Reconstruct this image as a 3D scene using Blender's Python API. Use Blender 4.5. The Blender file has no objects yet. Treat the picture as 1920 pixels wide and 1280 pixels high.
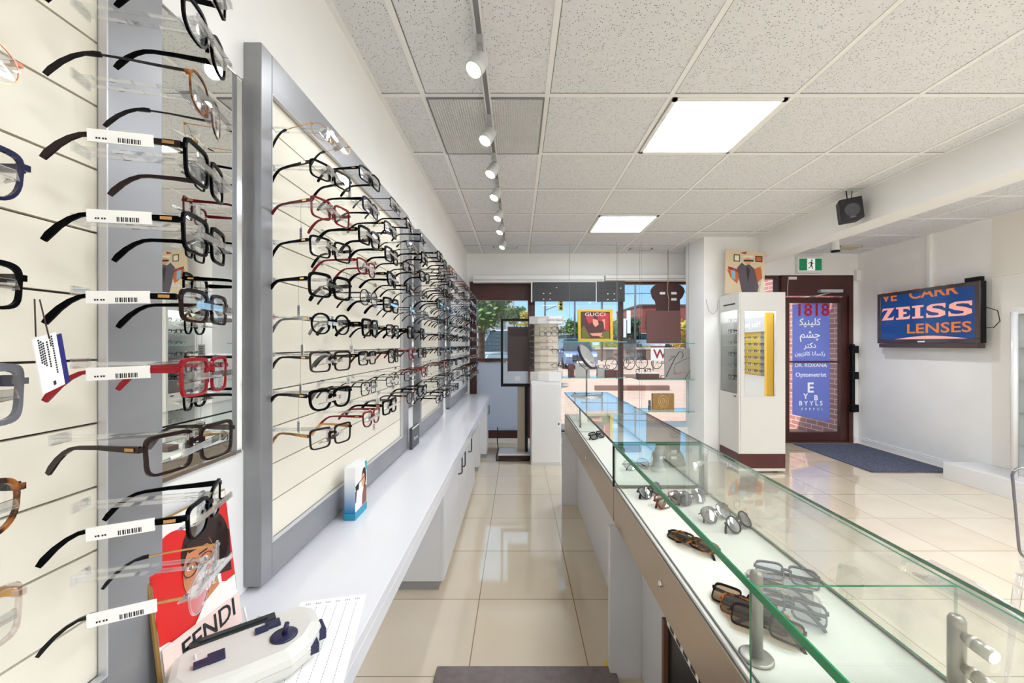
import bpy, bmesh, math, random
from mathutils import Vector, Matrix
PI = math.pi
R = math.radians
rnd = random.Random(7)
SC = bpy.context.scene
COL = SC.collection

# ------------------------------------------------------------------ camera, world, sun, exposure
CH = 1.34          # camera height
F = 758.0          # focal length in pixels at 1920 wide
cam_d = bpy.data.cameras.new('camera')
cam_d.sensor_fit = 'HORIZONTAL'; cam_d.sensor_width = 36.0
cam_d.lens = F / 1920 * 36.0
cam_d.shift_x = -10 / 1920; cam_d.shift_y = 5 / 1920
cam_d.clip_start = 0.02; cam_d.clip_end = 400
cam = bpy.data.objects.new('camera', cam_d); COL.objects.link(cam)
cam.location = (0, 0, CH); cam.rotation_euler = (R(90), 0, 0)
SC.camera = cam

SC.view_settings.view_transform = 'Standard'
SC.view_settings.look = 'None'
SC.view_settings.gamma = 1.0
SC.view_settings.use_curve_mapping = False
SC.view_settings.exposure = 0.0
cy = SC.cycles
cy.max_bounces = 14; cy.diffuse_bounces = 7; cy.glossy_bounces = 8
cy.transmission_bounces = 8; cy.transparent_max_bounces = 40
cy.use_denoising = True
cy.sample_clamp_indirect = 6.0
cy.caustics_reflective = False; cy.caustics_refractive = False

world = bpy.data.worlds.new('sky'); SC.world = world
world.use_nodes = True
wn = world.node_tree.nodes; wl = world.node_tree.links
tcw = wn.new('ShaderNodeTexCoord'); spw = wn.new('ShaderNodeSeparateXYZ'); rmp = wn.new('ShaderNodeValToRGB')
wl.new(tcw.outputs['Generated'], spw.inputs[0]); wl.new(spw.outputs[2], rmp.inputs[0]); wl.new(rmp.outputs[0], wn['Background'].inputs[0])
rmp.color_ramp.elements[0].position = 0.0; rmp.color_ramp.elements[0].color = (.50, .74, .90, 1)
rmp.color_ramp.elements[1].position = .55; rmp.color_ramp.elements[1].color = (.40, .62, .84, 1)
e_ = rmp.color_ramp.elements.new(.16); e_.color = (.24, .52, .84, 1)
wn['Background'].inputs[1].default_value = 1.35

sun_d = bpy.data.lights.new('sun', 'SUN'); sun_d.energy = 5.6; sun_d.angle = R(0.6); sun_d.color = (1, .96, .9)
sun = bpy.data.objects.new('sun', sun_d); COL.objects.link(sun)
sun.rotation_euler = (R(32), 0, R(-58)); sun.location = (-6, -6, 12)

PANEL_E = 24.0      # strength of the ceiling light panels
SPOT_W = 10.0       # watts of a track spotlight

# ------------------------------------------------------------------ materials
def lin(c):
    return tuple((x / 12.92 if x <= .04045 else ((x + .055) / 1.055) ** 2.4) for x in c)
def rgb(r, g, b): return lin((r / 255, g / 255, b / 255)) + (1,)
_m = {}
def mat(name, col, rough=.5, metal=0.0, spec=.5, emit=0.0, coat=0.0, alpha=1.0):
    if name in _m: return _m[name]
    m = bpy.data.materials.new(name); m.use_nodes = True
    b = m.node_tree.nodes['Principled BSDF']
    c = rgb(*col)
    b.inputs['Base Color'].default_value = c
    b.inputs['Roughness'].default_value = rough
    b.inputs['Metallic'].default_value = metal
    b.inputs['Specular IOR Level'].default_value = spec
    b.inputs['Coat Weight'].default_value = coat
    if emit:
        b.inputs['Emission Color'].default_value = c
        b.inputs['Emission Strength'].default_value = emit
    _m[name] = m
    return m
def noisy(name, c1, c2, scale=8, rough=.5, detail=3, bump=0.0, spec=.5, metal=0.0, stretch=(1, 1, 1), lo=.35, hi=.65):
    """two colours mixed by noise in object space"""
    m = mat(name, c1, rough, metal, spec)
    nt = m.node_tree; b = nt.nodes['Principled BSDF']
    tc = nt.nodes.new('ShaderNodeTexCoord'); mp = nt.nodes.new('ShaderNodeMapping')
    mp.inputs['Scale'].default_value = stretch
    n = nt.nodes.new('ShaderNodeTexNoise'); n.inputs['Scale'].default_value = scale; n.inputs['Detail'].default_value = detail
    r = nt.nodes.new('ShaderNodeValToRGB')
    r.color_ramp.elements[0].position = lo; r.color_ramp.elements[0].color = rgb(*c1)
    r.color_ramp.elements[1].position = hi; r.color_ramp.elements[1].color = rgb(*c2)
    nt.links.new(tc.outputs['Object'], mp.inputs[0]); nt.links.new(mp.outputs[0], n.inputs['Vector'])
    nt.links.new(n.outputs[0], r.inputs[0]); nt.links.new(r.outputs[0], b.inputs['Base Color'])
    if bump:
        bp = nt.nodes.new('ShaderNodeBump'); bp.inputs['Strength'].default_value = bump; bp.inputs['Distance'].default_value = .01
        nt.links.new(n.outputs[0], bp.inputs['Height']); nt.links.new(bp.outputs[0], b.inputs['Normal'])
    return m
def clear(name, tint=(1, 1, 1), refl=(1, 1, 1), ior=1.45, rough=0.0, gain=1.0, base=0.0):
    """thin clear sheet: straight-through light plus a fresnel reflection"""
    if name in _m: return _m[name]
    m = bpy.data.materials.new(name); m.use_nodes = True
    nt = m.node_tree
    for n in list(nt.nodes):
        if n.type == 'BSDF_PRINCIPLED': nt.nodes.remove(n)
    out = [n for n in nt.nodes if n.type == 'OUTPUT_MATERIAL'][0]
    t = nt.nodes.new('ShaderNodeBsdfTransparent'); t.inputs[0].default_value = tint + (1,)
    g = nt.nodes.new('ShaderNodeBsdfGlossy'); g.inputs[0].default_value = refl + (1,); g.inputs['Roughness'].default_value = rough
    f = nt.nodes.new('ShaderNodeFresnel'); f.inputs[0].default_value = ior
    # same reflectance seen from either side of the sheet
    geo = nt.nodes.new('ShaderNodeNewGeometry')
    vm = nt.nodes.new('ShaderNodeVectorMath'); vm.operation = 'DOT_PRODUCT'
    nt.links.new(geo.outputs['Incoming'], vm.inputs[0]); nt.links.new(geo.outputs['Normal'], vm.inputs[1])
    ab = nt.nodes.new('ShaderNodeMath'); ab.operation = 'ABSOLUTE'; nt.links.new(vm.outputs['Value'], ab.inputs[0])
    om = nt.nodes.new('ShaderNodeMath'); om.operation = 'SUBTRACT'; om.inputs[0].default_value = 1; nt.links.new(ab.outputs[0], om.inputs[1])
    pw = nt.nodes.new('ShaderNodeMath'); pw.operation = 'POWER'; pw.inputs[1].default_value = 5; nt.links.new(om.outputs[0], pw.inputs[0])
    r0 = ((ior - 1) / (ior + 1)) ** 2
    ma = nt.nodes.new('ShaderNodeMath'); ma.operation = 'MULTIPLY_ADD'
    ma.inputs[1].default_value = (1 - r0) * gain; ma.inputs[2].default_value = r0 * gain + base; ma.use_clamp = True
    nt.links.new(pw.outputs[0], ma.inputs[0])
    nt.nodes.remove(f)
    mx = nt.nodes.new('ShaderNodeMixShader')
    nt.links.new(ma.outputs[0], mx.inputs[0]); nt.links.new(t.outputs[0], mx.inputs[1]); nt.links.new(g.outputs[0], mx.inputs[2])
    nt.links.new(mx.outputs[0], out.inputs[0])
    _m[name] = m
    return m

M_wall = noisy('wall_paint', (240, 240, 238), (244, 244, 242), 3, .55)
M_white = mat('white_laminate', (222, 222, 222), .22)
M_white2 = mat('white_matte', (238, 238, 236), .5)
M_cream = mat('cream_laminate', (231, 225, 208), .4)
M_counter = mat('counter_top', (222, 222, 226), .12, spec=.5)
M_alu = mat('brushed_aluminium', (168, 168, 173), .32, metal=.75)
M_aluflat = noisy('grey_metal_trim', (136, 136, 139), (150, 150, 152), 2.5, .38, metal=.35, stretch=(1, 1, 3))
M_slot = mat('groove_dark', (70, 66, 62), .8)
M_black = mat('black_plastic', (8, 8, 9), .35, spec=.25)
M_blackm = mat('black_matte', (22, 22, 24), .6)
M_grey = mat('grey_plastic', (120, 120, 124), .45)
M_dgrey = mat('dark_grey_plastic', (70, 70, 74), .45)
M_chrome = mat('chrome', (225, 225, 228), .08, metal=1)
M_mirror = mat('mirror_silver', (244, 247, 246), .0, metal=1)
M_brown = noisy('brown_window_frame', (62, 30, 26), (74, 38, 32), 4, .4)
M_dbrown = mat('dark_brown_card', (92, 58, 54), .6)
M_rim = mat('green_glass_edge', (16, 132, 84), .12, spec=.6)
M_rimd = mat('dark_glass_edge', (12, 20, 18), .25, spec=.3)
M_glass = clear('window_glass', (.97, .985, .98), gain=1.0)
M_case = clear('showcase_glass', (.968, .985, .978), gain=1.2)
M_acryl = clear('clear_acrylic', (.93, .94, .945), gain=3.0, base=.09)
M_lens = clear('spectacle_lens', (.97, .975, .98), gain=1.6, base=.01)
M_paper = mat('paper_white', (240, 240, 238), .7)
M_ink = mat('ink_black', (22, 22, 24), .7)
M_emit = mat('light_panel', (238, 245, 255), .5, emit=PANEL_E)
M_lamp = mat('lamp_face', (255, 253, 246), .5, emit=14)

# ------------------------------------------------------------------ mesh builder
class MB:
    def __init__(s): s.v = []; s.f = []; s.m = []; s.sm = []
    def quad(s, pts, mi=0, sm=False):
        n = len(s.v); s.v += [tuple(p) for p in pts]; s.f.append(tuple(range(n, n + len(pts)))); s.m.append(mi); s.sm.append(sm)
    def box(s, x0, y0, z0, x1, y1, z1, mi=0, emi=None, M=None):
        """emi: material of the narrow faces (all faces but the two largest)"""
        n = len(s.v)
        P = [(x0, y0, z0), (x1, y0, z0), (x1, y1, z0), (x0, y1, z0), (x0, y0, z1), (x1, y0, z1), (x1, y1, z1), (x0, y1, z1)]
        if M is not None: P = [tuple(M @ Vector(p)) for p in P]
        s.v += P
        fs = [(0, 3, 2, 1), (4, 5, 6, 7), (0, 1, 5, 4), (2, 3, 7, 6), (1, 2, 6, 5), (3, 0, 4, 7)]
        dx, dy, dz = abs(x1 - x0), abs(y1 - y0), abs(z1 - z0)
        ar = [dx * dy, dx * dy, dx * dz, dx * dz, dy * dz, dy * dz]; big = max(ar)
        for k, f in enumerate(fs):
            s.f.append(tuple(n + i for i in f)); s.sm.append(False)
            s.m.append(mi if emi is None or ar[k] > big * .999 else emi)
    def tube(s, pts, r, seg=8, mi=0, closed=False, cap=True):
        pts = [Vector(p) for p in pts]; N = len(pts); n0 = len(s.v)
        rs = r if isinstance(r, (list, tuple)) else [r] * N
        up = None
        for i, p in enumerate(pts):
            a = pts[(i - 1) % N] if (closed or i > 0) else p
            b = pts[(i + 1) % N] if (closed or i < N - 1) else p
            t = (b - a).normalized()
            if up is None:
                up = Vector((0, 0, 1)) if abs(t.z) < .9 else Vector((1, 0, 0))
            u = (up - t * up.dot(t)); u = u.normalized() if u.length > 1e-6 else t.orthogonal().normalized()
            w = t.cross(u); up = u
            for k in range(seg):
                A = 2 * PI * k / seg
                s.v.append(tuple(p + (u * math.cos(A) + w * math.sin(A)) * rs[i]))
        for i in range(N if closed else N - 1):
            j = (i + 1) % N
            for k in range(seg):
                k2 = (k + 1) % seg
                s.f.append((n0 + i * seg + k, n0 + i * seg + k2, n0 + j * seg + k2, n0 + j * seg + k)); s.m.append(mi); s.sm.append(True)
        if cap and not closed:
            s.f.append(tuple(n0 + k for k in reversed(range(seg)))); s.m.append(mi); s.sm.append(False)
            s.f.append(tuple(n0 + (N - 1) * seg + k for k in range(seg))); s.m.append(mi); s.sm.append(False)
    def sweep(s, secs, mi=0, sm=False, closed=False):
        """secs: list of equal-length rings of points"""
        n0 = len(s.v); K = len(secs[0]); N = len(secs)
        for r in secs: s.v += [tuple(p) for p in r]
        for i in range(N if closed else N - 1):
            j = (i + 1) % N
            for k in range(K):
                k2 = (k + 1) % K
                s.f.append((n0 + i * K + k, n0 + i * K + k2, n0 + j * K + k2, n0 + j * K + k)); s.m.append(mi); s.sm.append(sm)
        if not closed:
            s.f.append(tuple(n0 + k for k in reversed(range(K)))); s.m.append(mi); s.sm.append(False)
            s.f.append(tuple(n0 + (N - 1) * K + k for k in range(K))); s.m.append(mi); s.sm.append(False)
    def lathe(s, prof, seg=24, mi=0, M=None, cap=True):
        """prof: (radius, z) pairs, turned about local z"""
        n0 = len(s.v); M = M or Matrix()
        for (r, z) in prof:
            for k in range(seg):
                A = 2 * PI * k / seg
                s.v.append(tuple(M @ Vector((r * math.cos(A), r * math.sin(A), z))))
        for i in range(len(prof) - 1):
            for k in range(seg):
                k2 = (k + 1) % seg
                s.f.append((n0 + i * seg + k, n0 + i * seg + k2, n0 + (i + 1) * seg + k2, n0 + (i + 1) * seg + k)); s.m.append(mi); s.sm.append(True)
        if cap:
            s.f.append(tuple(n0 + k for k in reversed(range(seg)))); s.m.append(mi); s.sm.append(False)
            s.f.append(tuple(n0 + (len(prof) - 1) * seg + k for k in range(seg))); s.m.append(mi); s.sm.append(False)
    def prism(s, pts, d, mi=0, emi=None):
        """pts: outline (3D, planar), d: extrusion vector"""
        n = len(pts); n0 = len(s.v); d = Vector(d); emi = mi if emi is None else emi
        s.v += [tuple(p) for p in pts] + [tuple(Vector(p) + d) for p in pts]
        s.f.append(tuple(n0 + i for i in range(n))); s.m.append(mi); s.sm.append(False)
        s.f.append(tuple(n0 + n + i for i in reversed(range(n)))); s.m.append(mi); s.sm.append(False)
        for i in range(n):
            j = (i + 1) % n
            s.f.append((n0 + i, n0 + n + i, n0 + n + j, n0 + j)); s.m.append(emi); s.sm.append(False)
    def art(s, pts, mi, lay=1, h=.0006):
        """flat print shape on the local front (x right, z up, facing -y), built as a thin film"""
        y = -h * lay
        s.prism([(x, y, z) for x, z in pts], (0, h * .7, 0), mi)
    def mesh(s, name, mats, fix=True):
        me = bpy.data.meshes.new(name); me.from_pydata(s.v, [], s.f)
        for m in (mats if isinstance(mats, (list, tuple)) else [mats]): me.materials.append(m)
        me.polygons.foreach_set('material_index', s.m); me.polygons.foreach_set('use_smooth', s.sm)
        if fix:
            bm = bmesh.new(); bm.from_mesh(me); bmesh.ops.recalc_face_normals(bm, faces=bm.faces); bm.to_mesh(me); bm.free()
        me.update(); return me
    def build(s, name, mats, parent=None, bevel=0, loc=None, rot=None):
        o = bpy.data.objects.new(name, s.mesh(name, mats)); COL.objects.link(o)
        if parent is not None: o.parent = parent
        if loc is not None: o.location = loc
        if rot is not None: o.rotation_euler = rot
        if bevel:
            b = o.modifiers.new('bevel', 'BEVEL'); b.width = bevel; b.segments = 2; b.limit_method = 'ANGLE'; b.angle_limit = R(50)
        return o
def put(name, me, parent=None, loc=None, rot=None):
    o = bpy.data.objects.new(name, me); COL.objects.link(o)
    if parent is not None: o.parent = parent
    if loc is not None: o.location = loc
    if rot is not None: o.rotation_euler = rot
    return o
def tag(o, label, cat, group=None, kind=None):
    o['label'] = label; o['category'] = cat
    if group: o['group'] = group
    if kind: o['kind'] = kind
    return o
def thing(name, label, cat, loc=(0, 0, 0), rot=(0, 0, 0), group=None, kind=None):
    o = bpy.data.objects.new(name, None); COL.objects.link(o); o.empty_display_size = .05
    o.location = loc; o.rotation_euler = rot
    return tag(o, label, cat, group, kind)
def struct(o):
    o['kind'] = 'structure'; return o
def bx(name, x0, y0, z0, x1, y1, z1, m, parent=None, bevel=0):
    b = MB(); b.box(x0, y0, z0, x1, y1, z1); return b.build(name, m, parent, bevel)
def text(name, body, size, parent, loc, rot=(R(90), 0, 0), m=None, bold=0.0, sx=1.0, align='CENTER', ext=.0004, mirror=False, ay='CENTER'):
    c = bpy.data.curves.new(name, 'FONT'); c.body = body; c.size = size; c.offset = bold * size; c.extrude = ext
    c.align_x = align; c.align_y = ay; c.resolution_u = 3
    c.materials.append(m)
    tmp = bpy.data.objects.new('lettering_curve', c); COL.objects.link(tmp)
    me = bpy.data.meshes.new_from_object(tmp.evaluated_get(bpy.context.evaluated_depsgraph_get()))
    bpy.data.objects.remove(tmp); bpy.data.curves.remove(c)
    o = bpy.data.objects.new(name, me); COL.objects.link(o); o.parent = parent
    o.location = loc; o.rotation_euler = rot; o.scale = (-sx if mirror else sx, 1, 1)
    return o
def backlit(name, col, tr=.5):
    m = mat(name, col, .5); nt = m.node_tree; b_ = nt.nodes['Principled BSDF']; out = [n for n in nt.nodes if n.type == 'OUTPUT_MATERIAL'][0]
    t = nt.nodes.new('ShaderNodeBsdfTranslucent'); t.inputs[0].default_value = rgb(*col); mx = nt.nodes.new('ShaderNodeMixShader'); mx.inputs[0].default_value = tr
    nt.links.new(b_.outputs[0], mx.inputs[1]); nt.links.new(t.outputs[0], mx.inputs[2]); nt.links.new(mx.outputs[0], out.inputs[0]); return m
def ell(cx, cz, rx, rz, n=20, a0=0, a1=360, tilt=0):
    P = []
    for k in range(n if a1 - a0 >= 360 else n + 1):
        A = R(a0 + (a1 - a0) * k / n); x, z = rx * math.cos(A), rz * math.sin(A); T = R(tilt)
        P.append((cx + x * math.cos(T) - z * math.sin(T), cz + x * math.sin(T) + z * math.cos(T)))
    return P
ORD = ['topmost', 'second', 'third', 'fourth', 'fifth', 'sixth', 'seventh', 'eighth', 'ninth', 'tenth', 'eleventh', 'twelfth']

# ------------------------------------------------------------------ room shell
XL, XR, YF, YB, ZC = -.685, 4.62, 5.48, -2.3, CH + 1.227
TL = .495          # floor tile
def floor_material():
    m = bpy.data.materials.new('polished_beige_tiles'); m.use_nodes = True
    nt = m.node_tree; b = nt.nodes['Principled BSDF']
    tc = nt.nodes.new('ShaderNodeTexCoord'); mp = nt.nodes.new('ShaderNodeMapping')
    mp.inputs['Location'].default_value = (.2 / TL, -1.63 / TL, 0); mp.inputs['Scale'].default_value = (1 / TL, 1 / TL, 1)
    br = nt.nodes.new('ShaderNodeTexBrick'); br.offset = 0; br.inputs['Scale'].default_value = 1
    br.inputs['Brick Width'].default_value = 1; br.inputs['Row Height'].default_value = 1
    br.inputs['Mortar Size'].default_value = .005; br.inputs['Mortar Smooth'].default_value = 0
    br.inputs['Color1'].default_value = rgb(212, 197, 172); br.inputs['Color2'].default_value = rgb(219, 205, 182)
    br.inputs['Mortar'].default_value = rgb(150, 128, 104)
    n = nt.nodes.new('ShaderNodeTexNoise'); n.inputs['Scale'].default_value = 3; n.inputs['Detail'].default_value = 5
    mx = nt.nodes.new('ShaderNodeMixRGB'); mx.blend_type = 'SOFT_LIGHT'; mx.inputs[0].default_value = .25
    nt.links.new(tc.outputs['Object'], mp.inputs[0]); nt.links.new(mp.outputs[0], br.inputs[0])
    nt.links.new(tc.outputs['Object'], n.inputs['Vector'])
    nt.links.new(br.outputs[0], mx.inputs[1]); nt.links.new(n.outputs[0], mx.inputs[2]); nt.links.new(mx.outputs[0], b.inputs['Base Color'])
    b.inputs['Roughness'].default_value = .06; b.inputs['Specular IOR Level'].default_value = .8
    b.inputs['Coat Weight'].default_value = .8; b.inputs['Coat Roughness'].default_value = .03; b.inputs['Coat IOR'].default_value = 1.7
    return m
def tile_material():
    m = bpy.data.materials.new('ceiling_tile'); m.use_nodes = True
    nt = m.node_tree; b = nt.nodes['Principled BSDF']; b.inputs['Roughness'].default_value = .9
    b.inputs['Specular IOR Level'].default_value = .1
    tc = nt.nodes.new('ShaderNodeTexCoord')
    v = nt.nodes.new('ShaderNodeTexVoronoi'); v.inputs['Scale'].default_value = 105
    n = nt.nodes.new('ShaderNodeTexNoise'); n.inputs['Scale'].default_value = 40; n.inputs['Detail'].default_value = 4
    r = nt.nodes.new('ShaderNodeValToRGB'); r.color_ramp.elements[0].position = .20; r.color_ramp.elements[1].position = .30
    r.color_ramp.elements[0].color = rgb(128, 128, 128); r.color_ramp.elements[1].color = rgb(221, 222, 225)
    sp = nt.nodes.new('ShaderNodeSeparateColor')
    th = nt.nodes.new('ShaderNodeMath'); th.operation = 'MULTIPLY_ADD'; th.inputs[1].default_value = -.30; 
    # only some of the cells carry a pit: the cell's random colour pushes the distance up
    nt.links.new(tc.outputs['Object'], v.inputs['Vector']); nt.links.new(tc.outputs['Object'], n.inputs['Vector'])
    nt.links.new(v.outputs['Color'], sp.inputs[0])
    gt = nt.nodes.new('ShaderNodeMath'); gt.operation = 'GREATER_THAN'; gt.inputs[1].default_value = .54
    nt.links.new(sp.outputs[0], gt.inputs[0])
    ad = nt.nodes.new('ShaderNodeMath'); ad.operation = 'ADD'
    nt.links.new(v.outputs['Distance'], ad.inputs[0]); nt.links.new(gt.outputs[0], ad.inputs[1])
    nt.nodes.remove(th)
    nt.links.new(ad.outputs[0], r.inputs[0])
    mx = nt.nodes.new('ShaderNodeMixRGB'); mx.blend_type = 'OVERLAY'; mx.inputs[0].default_value = .22
    nt.links.new(r.outputs[0], mx.inputs[1]); nt.links.new(n.outputs[0], mx.inputs[2]); nt.links.new(mx.outputs[0], b.inputs['Base Color'])
    return m
M_tile = tile_material()
struct(bx('floor', XL - .2, YB - .2, -.12, XR + .2, YF + .12, 0, floor_material()))
struct(bx('ceiling', XL - .2, YB - .2, ZC, XR + .2, YF + .3, ZC + .12, M_tile))
struct(bx('wall_left', XL - .2, YB, 0, XL, YF + .2, ZC, M_wall))
struct(bx('wall_right', XR, YB, 0, XR + .2, YF + .2, ZC, M_wall))
struct(bx('wall_back', XL - .2, YB - .2, 0, XR + .2, YB, ZC, M_wall))
# front wall with its openings
b = MB()
YW = YF + .2
b.box(XL - .2, YF, 2.19, 2.516, YW, ZC)                 # above the shop windows
b.box(2.516, YF, 2.275, XR + .2, YW, ZC)                # above sidelight and door
b.box(XL - .2, YF, 0, -.65, YW, 2.19)
b.box(-.65, YF, 0, 2.516, YW, .06)
b.box(2.516, YF, 0, 2.95, YW, 2.275)
b.box(4.555, YF, 0, XR + .2, YW, 2.275)
struct(b.build('wall_front', M_wall))
# dropped beam and pillar
struct(bx('trim_beam', 2.754, YB, CH + .963, 2.97, YF, ZC, M_white2))
struct(bx('trim_pillar', 2.133, 4.62, 0, 2.754, 5.12, ZC, M_wall))
# T-bar grid
b = MB(); w = .012; zg = ZC - .004
GX = [.147 + .61 * k for k in range(-1, 5)]; GY = [1.99 + .61 * k for k in range(-7, 6)]
for x in GX: b.box(x - w, YB, zg, x + w, YF, ZC)
for y in GY:
    b.box(XL, y - w, zg - .0006, 2.754, y + w, ZC)
for x in (3.40, 4.01): b.box(x - w, YB, zg, x + w, YF, ZC)
for k in range(-8, 4): b.box(2.97, 3.35 + .6 * k - w, zg - .0006, XR, 3.35 + .6 * k + w, ZC)
b.box(XL, YB, zg, XL + .022, YF, ZC); b.box(2.732, YB, zg, 2.754, YF, ZC); b.box(XR - .022, YB, zg, XR, YF, ZC); b.box(XL, YF - .02, zg, XR, YF, ZC)
struct(b.build('trim_ceiling_grid', mat('grid_white', (236, 236, 235), .4)))
# thin grey strips beside the bars, a shadow gap painted in colour
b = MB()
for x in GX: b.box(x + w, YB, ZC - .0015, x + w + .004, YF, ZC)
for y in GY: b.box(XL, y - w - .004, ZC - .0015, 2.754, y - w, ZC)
struct(b.build('trim_grid_painted_shade', mat('painted_shade_grey', (120, 120, 120), .8)))
# baseboards
for nm, args in (('baseboard_right', (XR - .014, 1.0, 0, XR, YF, .09)), ('baseboard_front', (4.56, YF - .014, 0, XR, YF, .09))):
    x0, y0, z0, x1, y1, z1 = args
    b = MB(); b.box(x0, y0, z0, x1, y1, z1 - .02); b.box(x0 + .005 if nm.endswith('t') and x1 == XR and y0 == 1.0 else x0, y0, z1 - .02, x1, y1, z1)
    struct(b.build(nm, mat('skirting_white', (240, 240, 240), .3), bevel=.003))
struct(bx('trim_wall_panel', XR - .006, 1.0, .17, XR, 3.93, 1.985, mat('wall_panel_cream', (236, 232, 224), .5)))
struct(bx('trim_wall_panel_upper', XR - .006, 1.0, 1.99, XR, 3.93, ZC - .004, mat('wall_panel_cream', (236, 232, 224), .5)))
struct(bx('trim_cable_duct', XR - .03, 4.5, 1.93, XR, 4.535, ZC, M_white2))

# ------------------------------------------------------------------ windows (1..4) and door
def framed(name, x0, x1, z0, z1, fw, head=None, bar=None, sill=None, extra=None):
    e = bpy.data.objects.new(name, None); COL.objects.link(e); e.location = ((x0 + x1) / 2, YF + .08, z0); struct(e)
    cx = (x0 + x1) / 2; b = MB(); hw = (x1 - x0) / 2; H = z1 - z0; head = head or fw[1]; sill = sill or fw[1]
    b.box(-hw, -.05, 0, -hw + fw[0], .05, H); b.box(hw - fw[2], -.05, 0, hw, .05, H)
    b.box(-hw + fw[0], -.05, H - head, hw - fw[2], .05, H); b.box(-hw + fw[0], -.05, 0, hw - fw[2], .05, sill)
    if bar: b.box(-hw + fw[0], -.04, bar - z0 - .018, hw - fw[2], .04, bar - z0 + .018)
    b.build('window_frame', M_brown, e)
    g = MB(); g.box(-hw + fw[0], -.004, sill, hw - fw[2], .004, H - head); g.build('pane', M_glass, e)
    return e
framed('window_1', -.65, .19, .06, 2.19, (.093, .1, .045), head=.25, bar=1.128)
framed('window_2', .19, 1.42, .06, 2.19, (.049, .1, .025), head=.04)
framed('window_3', 1.42, 2.516, .06, 2.19, (.025, .1, .072), head=.03)
framed('window_4', 2.95, 3.58, .06, 2.275, (.06, .05, .035), head=.04)
# door
d = bpy.data.objects.new('door_1', None); COL.objects.link(d); d.location = (4.07, YF + .06, 0); struct(d)
b = MB(); b.box(-.49, -.06, 0, -.43, .06, 2.275); b.box(.43, -.06, 0, .485, .06, 2.275); b.box(-.43, -.06, 2.0, .43, .06, 2.275); b.box(-.43, -.05, 0, .43, .05, .02)
b.build('door_frame', M_brown, d)
b = MB()
b.box(-.43, -.03, .02, -.36, .02, 1.98); b.box(.33, -.03, .02, .43, .02, 1.98); b.box(-.36, -.03, 1.9, .33, .02, 1.98); b.box(-.36, -.03, .02, .33, .02, .14); b.box(-.36, -.035, 1.09, .33, .02, 1.11)
b.build('door_leaf', M_brown, d, bevel=.003)
b = MB(); b.box(-.36, -.004, .14, .33, .004, 1.9); b.build('pane', M_glass, d)
b = MB(); b.box(.0, -.12, 2.035, .3, -.06, 2.075); b.tube([(.12, -.12, 2.03), (-.05, -.17, 1.99), (-.1, -.05, 1.975)], .009, 6)
b.build('door_closer', mat('closer_silver', (205, 205, 205), .4, metal=.4), d)
b = MB(); b.box(.43, -.11, .42, .47, -.06, 1.34)
for z in (.48, .92, 1.27): b.box(.42, -.135, z - .05, .5, -.06, z + .05)
b.build('panic_bar', M_black, d, bevel=.006)
b = MB(); b.box(-.40, -.075, 2.215, -.29, -.06, 2.25); b.build('door_sensor', M_white2, d)
b = MB(); b.tube([(-.40, -.066, 2.22), (-.41, -.066, 2.1), (-.41, -.066, 2.0)], .004, 5); b.build('door_cable', M_white2, d)
tag(bx('alarm_contact_box', 4.56, YF - .05, 2.2, 4.62, YF, 2.34, M_white2, None, .004), 'small white alarm box on wall above right corner of door', 'alarm box')

# ------------------------------------------------------------------ ceiling fixtures
def light_panel(x, y, label):
    t = thing('ceiling_light_panel', label, 'ceiling light', (x + .305, y + .305, ZC), group='recessed square ceiling lights')
    b = MB(); a = .285
    b.box(-a, -a, -.012, a, -a + .02, 0); b.box(-a, a - .02, -.012, a, a, 0); b.box(-a, -a, -.012, -a + .02, a, 0); b.box(a - .02, -a, -.012, a, a, 0)
    b.build('light_frame', M_white2, t)
    b = MB(); b.box(-a + .02, -a + .02, -.008, a - .02, a - .02, -.002); b.build('diffuser', M_emit, t)
light_panel(.757, 1.99, 'bright square ceiling light panel, the nearer and larger of the two above the glass counter')
light_panel(.757, 3.82, 'small looking bright ceiling light panel farther back near the shop window')
for (x, y) in ((.757, .16), (.757, -1.67), (1.977, .77), (1.977, -1.06), (3.40, 1.55), (3.40, .35), (3.40, -.85), (4.0, .95), (4.0, -.25), (2.98, -1.45)):  # extra panels added out of view to brighten the shop
    light_panel(x, y, 'added unseen ceiling light panel that brightens the shop from outside the view')
# egg-crate return grille
t = thing('air_return_grille', 'square egg-crate air grille in ceiling crossed by the track light rail', 'ceiling vent', (-.158, 2.295, ZC))
b = MB(); a = .288
for k in range(45):
    p = -a + .006 + k * (2 * a - .012) / 44
    b.box(p - .0012, -a, -.012, p + .0012, a, -.001); b.box(-a, p - .0012, -.0118, a, p + .0012, -.001)
b.build('grille', mat('grille_white', (226, 226, 225), .5), t)
b = MB(); b.box(-a, -a, -.001, a, a, -.0002); b.build('backing', mat('grille_back', (196, 196, 196), .8), t)
b = MB()
for q in ((-a - .006, -a - .006, a + .006, -a), (-a - .006, a, a + .006, a + .006), (-a - .006, -a, -a, a), (a, -a, a + .006, a)):
    b.box(q[0], q[1], -.013, q[2], q[3], -.0002)
b.build('grille_frame', M_grey, t)
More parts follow.
